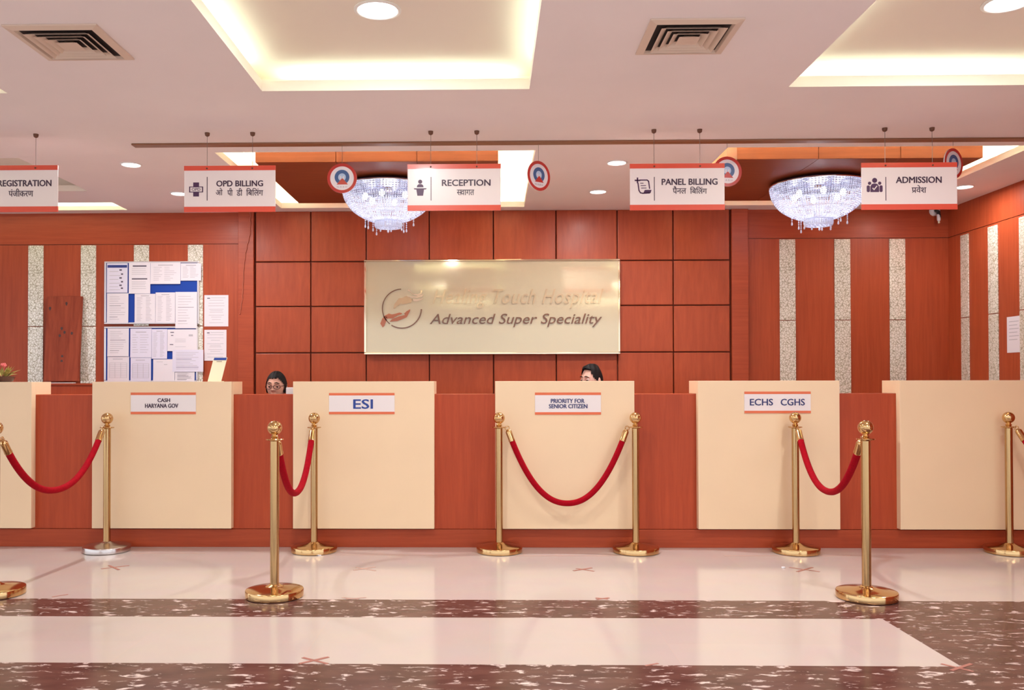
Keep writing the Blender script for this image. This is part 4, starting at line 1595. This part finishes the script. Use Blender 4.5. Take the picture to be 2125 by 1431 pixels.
for nm, cat, lst, grp in (('tape_cross', 'floor tape', CROSSES, 'tape crosses on the floor'), ('tape_strip', 'floor tape', STRIPS, 'tape strips on the floor')):
    for segs, lab, mat in lst:
        mb = MB()
        for k, (a, b) in enumerate(segs):
            p, q = ZP(*a, 0), ZP(*b, 0)
            d = (q - p).normalized()
            n = Vector((-d.y, d.x, 0)) * (.008 if nm == 'tape_cross' else .006)
            z0, z1 = .0003, .0012 + .0006 * k
            vs = [p + n, p - n, q - n, q + n]
            vs = [Vector((v.x, v.y, z0)) for v in vs] + [Vector((v.x, v.y, z1)) for v in vs]
            mb.add(vs, [(0, 3, 2, 1), (4, 5, 6, 7), (0, 1, 5, 4), (1, 2, 6, 5), (2, 3, 7, 6), (3, 0, 4, 7)])
        tag(mb.build(nm, mat), lab, cat, grp)
for (u, v, s, lab) in ((661, 1151.5, .024, 'crumpled white paper scrap at a stanchion base before the ESI counter'), (1626, 1178, .014, 'tiny white paper scrap beside the tape cross on the right')):
    p = ZP(u, v, 0)
    bm = bmesh.new()
    bmesh.ops.create_icosphere(bm, subdivisions=2, radius=s)
    random.seed(int(u))
    for w_ in bm.verts:
        w_.co *= random.uniform(.6, 1.15)
        w_.co.z = max(0.0, w_.co.z * .45 + s * .2)
    mb = MB()
    mb.bm(bm, Matrix.Translation(Vector((p.x, p.y, .0004))))
    tag(mb.build('paper_scrap', 'plastic_white'), lab, 'paper scrap', 'paper scraps on the floor')

# ------------------------------------------------------------------ the two people behind the counter


def skin_chain(nodes, edges):
    """nodes: list of (co, radius); returns a bmesh-free mesh grown by a Skin modifier"""
    me = bpy.data.meshes.new('grow')
    me.from_pydata([tuple(n[0]) for n in nodes], edges, [])
    o = bpy.data.objects.new('grow', me)
    COL.objects.link(o)
    md = o.modifiers.new('skin', 'SKIN')
    md.use_smooth_shade = True
    sv = me.skin_vertices[0].data
    for i, n in enumerate(nodes):
        r = n[1] if isinstance(n[1], (tuple, list)) else (n[1], n[1])
        sv[i].radius = r
        sv[i].use_root = (i == 0)
    sd = o.modifiers.new('sub', 'SUBSURF')
    sd.levels = sd.render_levels = 1
    out = eval_mesh(o)
    bpy.data.objects.remove(o)
    bpy.data.meshes.remove(me)
    return out


def mesh_into(mb, me):
    mb.add([v.co.copy() for v in me.vertices], [list(p.vertices) for p in me.polygons], True)
    bpy.data.meshes.remove(me)


def remeshed(mb, name, mat, parent, vox):
    o = mb.build(name, mat, parent)
    md = o.modifiers.new('remesh', 'REMESH')
    md.mode = 'VOXEL'
    md.voxel_size = vox
    md.use_smooth_shade = True
    sm = o.modifiers.new('smooth', 'SMOOTH')
    sm.factor = .5
    sm.iterations = 3
    me = eval_mesh(o)
    old = o.data
    o.modifiers.clear()
    o.data = me
    me.materials.clear()
    me.materials.append(MATS[mat])
    bpy.data.meshes.remove(old)
    return o


def person(label, top, yaw, nod, skin, shirt, style):
    """seated figure; top = world point of the crown of the head, yaw: 0 faces the camera (-Y)"""
    HC = top + Vector((0, 0.0, -.118))
    R = Matrix.Translation(HC) @ Matrix.Rotation(yaw, 4, 'Z') @ Matrix.Rotation(nod, 4, 'X')
    B = Matrix.Translation(Vector((HC.x, HC.y, 0))) @ Matrix.Rotation(yaw, 4, 'Z')
    t = thing('person', label, 'person', (HC.x, HC.y, 0), 'people behind the counter')
    hz = HC.z

    def b(x, y, z):
        return B @ Vector((x, y, z))
    mb = MB()
    # head
    n, kk = 40, 28
    vs, fs = [], []
    for j in range(kk + 1):
        th = math.pi * j / kk
        for i in range(n):
            a = 2 * math.pi * i / n
            x, y, z = math.sin(th) * math.cos(a), math.sin(th) * math.sin(a), -math.cos(th)
            X, Y, Z = x * .076, y * .096, z * .118
            if z < 0:                                   # cheeks narrow to the jaw and chin
                X *= 1 - .30 * (-z) ** 1.5
                Y *= 1 - .12 * (-z)
                if y < 0:
                    Y -= .012 * (-z) ** 2
            if y < -.2:                                 # flatter face
                Y *= .93
                if .02 < z < .30 and abs(x) < .75:      # eye sockets
                    Y += .006 * math.exp(-((abs(x) - .42) / .2) ** 2) * math.exp(-((z - .08) / .13) ** 2)
            vs.append(R @ Vector((X, Y, Z)))
    for j in range(kk):
        for i in range(n):
            i2 = (i + 1) % n
            fs.append((j * n + i, j * n + i2, (j + 1) * n + i2, (j + 1) * n + i))
    mb.add(vs, fs, True)

    def blob(c, r, sc):
        s = MB()
        s.sphere((0, 0, 0), r, sc, n=14, k=10)
        mb.add([R @ (v + Vector(c)) for v in s.v], s.f, True)
    blob((0, -.096, -.020), .013, (1.05, 1.1, .8))      # nose tip
    blob((0, -.090, .000), .010, (.75, .9, 2.2))        # nose bridge
    blob((-.011, -.090, -.022), .008, (1, 1, .8))
    blob((.011, -.090, -.022), .008, (1, 1, .8))
    blob((0, -.078, .030), .020, (2.4, .55, .45))       # brow ridge
    blob((0, -.080, -.058), .014, (1.6, .7, .7))        # mouth
    blob((0, -.078, -.098), .016, (1.2, .9, .8))        # chin
    for s in (-1, 1):
        blob((s * .078, .008, -.005), .017, (.35, .9, 1.7))   # ears
    # neck, torso, arms, legs (seated)
    sh = hz - .235
    hip = .50
    nodes = [(b(0, .06, hip), (.15, .12)), (b(0, .055, hip + .16), (.13, .105)), (b(0, .05, (hip + sh) / 2 + .1), (.15, .115)),
             (b(0, .045, sh - .03), (.13, .09)), (b(0, .03, sh + .05), (.058, .058)), (b(0, .012, hz - .08), (.052, .055))]
    edges = [(0, 1), (1, 2), (2, 3), (3, 4), (4, 5)]
    for s in (-1, 1):
        k = len(nodes)
        nodes += [(b(s * .165, .05, sh - .02), .055), (b(s * .205, .02, sh - .16), .047), (b(s * .215, -.03, sh - .29), .040), (b(s * .18, -.11, .77), .034), (b(s * .13, -.195, .795), .024), (b(s * .12, -.235, .790), (.036, .016))]
        edges += [(3, k), (k, k + 1), (k + 1, k + 2), (k + 2, k + 3), (k + 3, k + 4), (k + 4, k + 5)]
        g = len(nodes)
        nodes += [(b(s * .095, .04, hip - .02), .088), (b(s * .11, -.16, hip), .078), (b(s * .11, -.27, hip - .01), .056), (b(s * .11, -.22, .28), .048), (b(s * .11, -.16, .09), .038), (b(s * .115, -.25, .042), .034)]
        edges += [(0, g), (g, g + 1), (g + 1, g + 2), (g + 2, g + 3), (g + 3, g + 4), (g + 4, g + 5)]
    mesh_into(mb, skin_chain(nodes, edges))
    for s in (-1, 1):                                    # fingers and thumbs resting on the work top
        for fi, (dx, ln) in enumerate(((-.027, .062), (-.009, .074), (.009, .070), (.026, .054))):
            o = b(s * .12 + dx, -.250, .790)
            p = [(o, .0085), (o + (b(0, -1, 0) - b(0, 0, 0)) * ln * .5 + Vector((0, 0, .006)), .008), (o + (b(0, -1, 0) - b(0, 0, 0)) * ln + Vector((0, 0, -.012)), .0065)]
            mesh_into(mb, skin_chain(p, [(0, 1), (1, 2)]))
        o = b(s * .12 - s * .030, -.222, .788)
        p = [(o, .010), (o + (b(-s * .6, -.8, 0) - b(0, 0, 0)) * .030, .0095), (o + (b(-s * .35, -.95, 0) - b(0, 0, 0)) * .058, .008)]
        mesh_into(mb, skin_chain(p, [(0, 1), (1, 2)]))
    remeshed(mb, 'body', skin, t, .006)
    # clothing
    c1 = MB()
    nd = [(q[0], tuple(r * 1.10 for r in (q[1] if isinstance(q[1], tuple) else (q[1], q[1])))) for q in nodes]
    top_nodes = [nd[0], nd[1], nd[2], nd[3], (nd[4][0] - Vector((0, 0, .045)), (.074, .070))]
    te = [(0, 1), (1, 2), (2, 3), (3, 4)]
    for base in (6, 18):
        k = len(top_nodes)
        top_nodes += [nd[base], nd[base + 1], nd[base + 2], nd[base + 3]]
        te += [(3, k), (k, k + 1), (k + 1, k + 2), (k + 2, k + 3)]
    mesh_into(c1, skin_chain(top_nodes, te))
    remeshed(c1, 'shirt', shirt, t, .008)
    c2 = MB()
    ln = [nd[0]]
    le = []
    for base in (12, 24):
        k = len(ln)
        ln += [nd[base + i] for i in range(5)]
        le += [(0, k), (k, k + 1), (k + 1, k + 2), (k + 2, k + 3), (k + 3, k + 4)]
    mesh_into(c2, skin_chain(ln, le))
    remeshed(c2, 'trousers', 'trousers', t, .010)
    # eyes, brows, lips
    for s in (-1, 1):
        e = MB()
        e.sphere((0, 0, 0), .0118, n=16, k=10)
        e.v = [R @ (v + Vector((s * .032, -.074, .008))) for v in e.v]
        eo = e.build('eye', 'eye_white', t)
        p = MB()
        p.sphere((0, 0, 0), .0062, (1, .5, 1), n=12, k=8)
        p.v = [R @ (v + Vector((s * .032, -.0845, .004))) for v in p.v]
        p.build('iris', 'eye_dark', eo)
        bw = MB()
        bw.tube([R @ Vector((s * .013, -.0915, .034)), R @ Vector((s * .030, -.0915, .037)), R @ Vector((s * .050, -.080, .029))], [.003, .0038, .0018], n=8)
        bw.build('eyebrow', 'hair_black', t)
        ld = MB()
        ld.tube([R @ Vector((s * .019, -.0845, .010)), R @ Vector((s * .032, -.0865, .0125)), R @ Vector((s * .046, -.079, .009))], .0042, n=8)
        ld.build('eyelid', skin, t)
    lp = MB()
    lp.tube([R @ Vector((-.022, -.0845, -.058)), R @ Vector((-.008, -.0915, -.055)), R @ Vector((.008, -.0915, -.055)), R @ Vector((.022, -.0845, -.058))], [.002, .0042, .0042, .002], n=8)
    lp.build('lips', 'lips', t)
    # hair: a shell over the skull
    hm = MB()
    n, kk = 48, 30
    keep = {}
    for j in range(kk + 1):
        th = math.pi * j / kk
        for i in range(n):
            a = 2 * math.pi * i / n
            x, y, z = math.sin(th) * math.cos(a), math.sin(th) * math.sin(a), -math.cos(th)
            if style == 'woman':
                line = .50 - .10 * abs(x) if y < 0 else -.55
                ok = z > (.50 - .9 * max(0, abs(x) - .5) if y < -.42 else -.50)
                gx, gy, gz = 1.075, 1.07, 1.055
            else:
                ok = z > (.60 - .95 * max(0, abs(x) - .62) * 2 if y < -.25 else -.42)
                lift = max(0, z) ** 2 * .07
                gx, gy, gz = 1.045, 1.06, 1.05 + lift
            X, Y, Z = x * .076 * gx, y * .096 * gy, z * .118 * gz
            if style == 'man' and z > .45:              # swept-up quiff towards the forehead
                Y -= .020 * max(0, -y) * z
                Z += .022 * max(0, -y) * min(1, (z - .45) * 4) + .004 * math.sin(9 * x) * z
                X *= 1 + .10 * min(1, (z - .45) * 3)
                Z += .014 * max(0, y) * min(1, (z - .45) * 4)
                X += .003 * math.sin(14 * y + 6 * x)
            if style == 'woman':
                Z -= .003 * math.exp(-(x / .06) ** 2) if z > .3 else 0    # parting
                Y += .001 * math.sin(20 * x)
            keep[(j, i)] = (ok, R @ Vector((X, Y, Z)), R @ Vector((X * .90, Y * .90, Z * .90)))
    idx = {}

    def vid(key, side):
        q = (key, side)
        if q not in idx:
            idx[q] = len(hm.v)
            hm.v.append(keep[key][1 + side])
        return idx[q]
    for j in range(kk):
        for i in range(n):
            i2 = (i + 1) % n
            quad = [(j, i), (j, i2), (j + 1, i2), (j + 1, i)]
            if all(keep[q][0] for q in quad):
                hm.f.append([vid(q, 0) for q in quad])
                hm.f.append([vid(q, 1) for q in reversed(quad)])
                hm.m += [0, 0]
                hm.sm += [True, True]
    if style == 'woman':                                # low bun at the back
        s = MB()
        s.sphere((0, .115, -.03), .042, (1.1, .8, 1), n=18, k=12)
        hm.add([R @ v for v in s.v], s.f, True)
    hm.build('hair', 'hair_black', t)
    if style == 'woman':
        g = MB()
        for s in (-1, 1):
            pts = [R @ Vector((s * .033 + .026 * math.cos(a), -.103 + .010 * abs(math.cos(a)) * (1 if s * math.cos(a) > 0 else 0), .004 + .018 * math.sin(a))) for a in [2 * math.pi * i / 20 for i in range(21)]]
            g.tube(pts, .0022, n=6)
            g.tube([R @ Vector((s * .059, -.093, .010)), R @ Vector((s * .083, 0.0, .010)), R @ Vector((s * .083, .02, -.005))], .0018, n=6)
        g.tube([R @ Vector((-.008, -.1035, .008)), R @ Vector((0, -.106, .011)), R @ Vector((.008, -.1035, .008))], .0018, n=6)
        g.build('spectacles', 'spectacle', t)
    else:
        bd = MB()
        s = MB()
        for dx in (-.045, 0, .045):
            s.sphere((dx, -.070 + abs(dx) * .5, -.088), .016, (1.6, .8, 1.0), n=12, k=8)
        bd.add([R @ v for v in s.v], s.f, True)
        bd.build('beard', 'hair_black', t)
    return t


person('woman with spectacles and tied-back dark hair looking down, seated behind the counter', W(574, 770.5, 6.92), math.radians(-4), math.radians(4), 'skin', 'shirt_blue', 'woman')
person('man with short swept-up black hair seated behind the senior citizen counter station', W(1228, 758.5, 7.1), math.radians(-52), math.radians(3), 'skin_fair', 'shirt_pink', 'man')
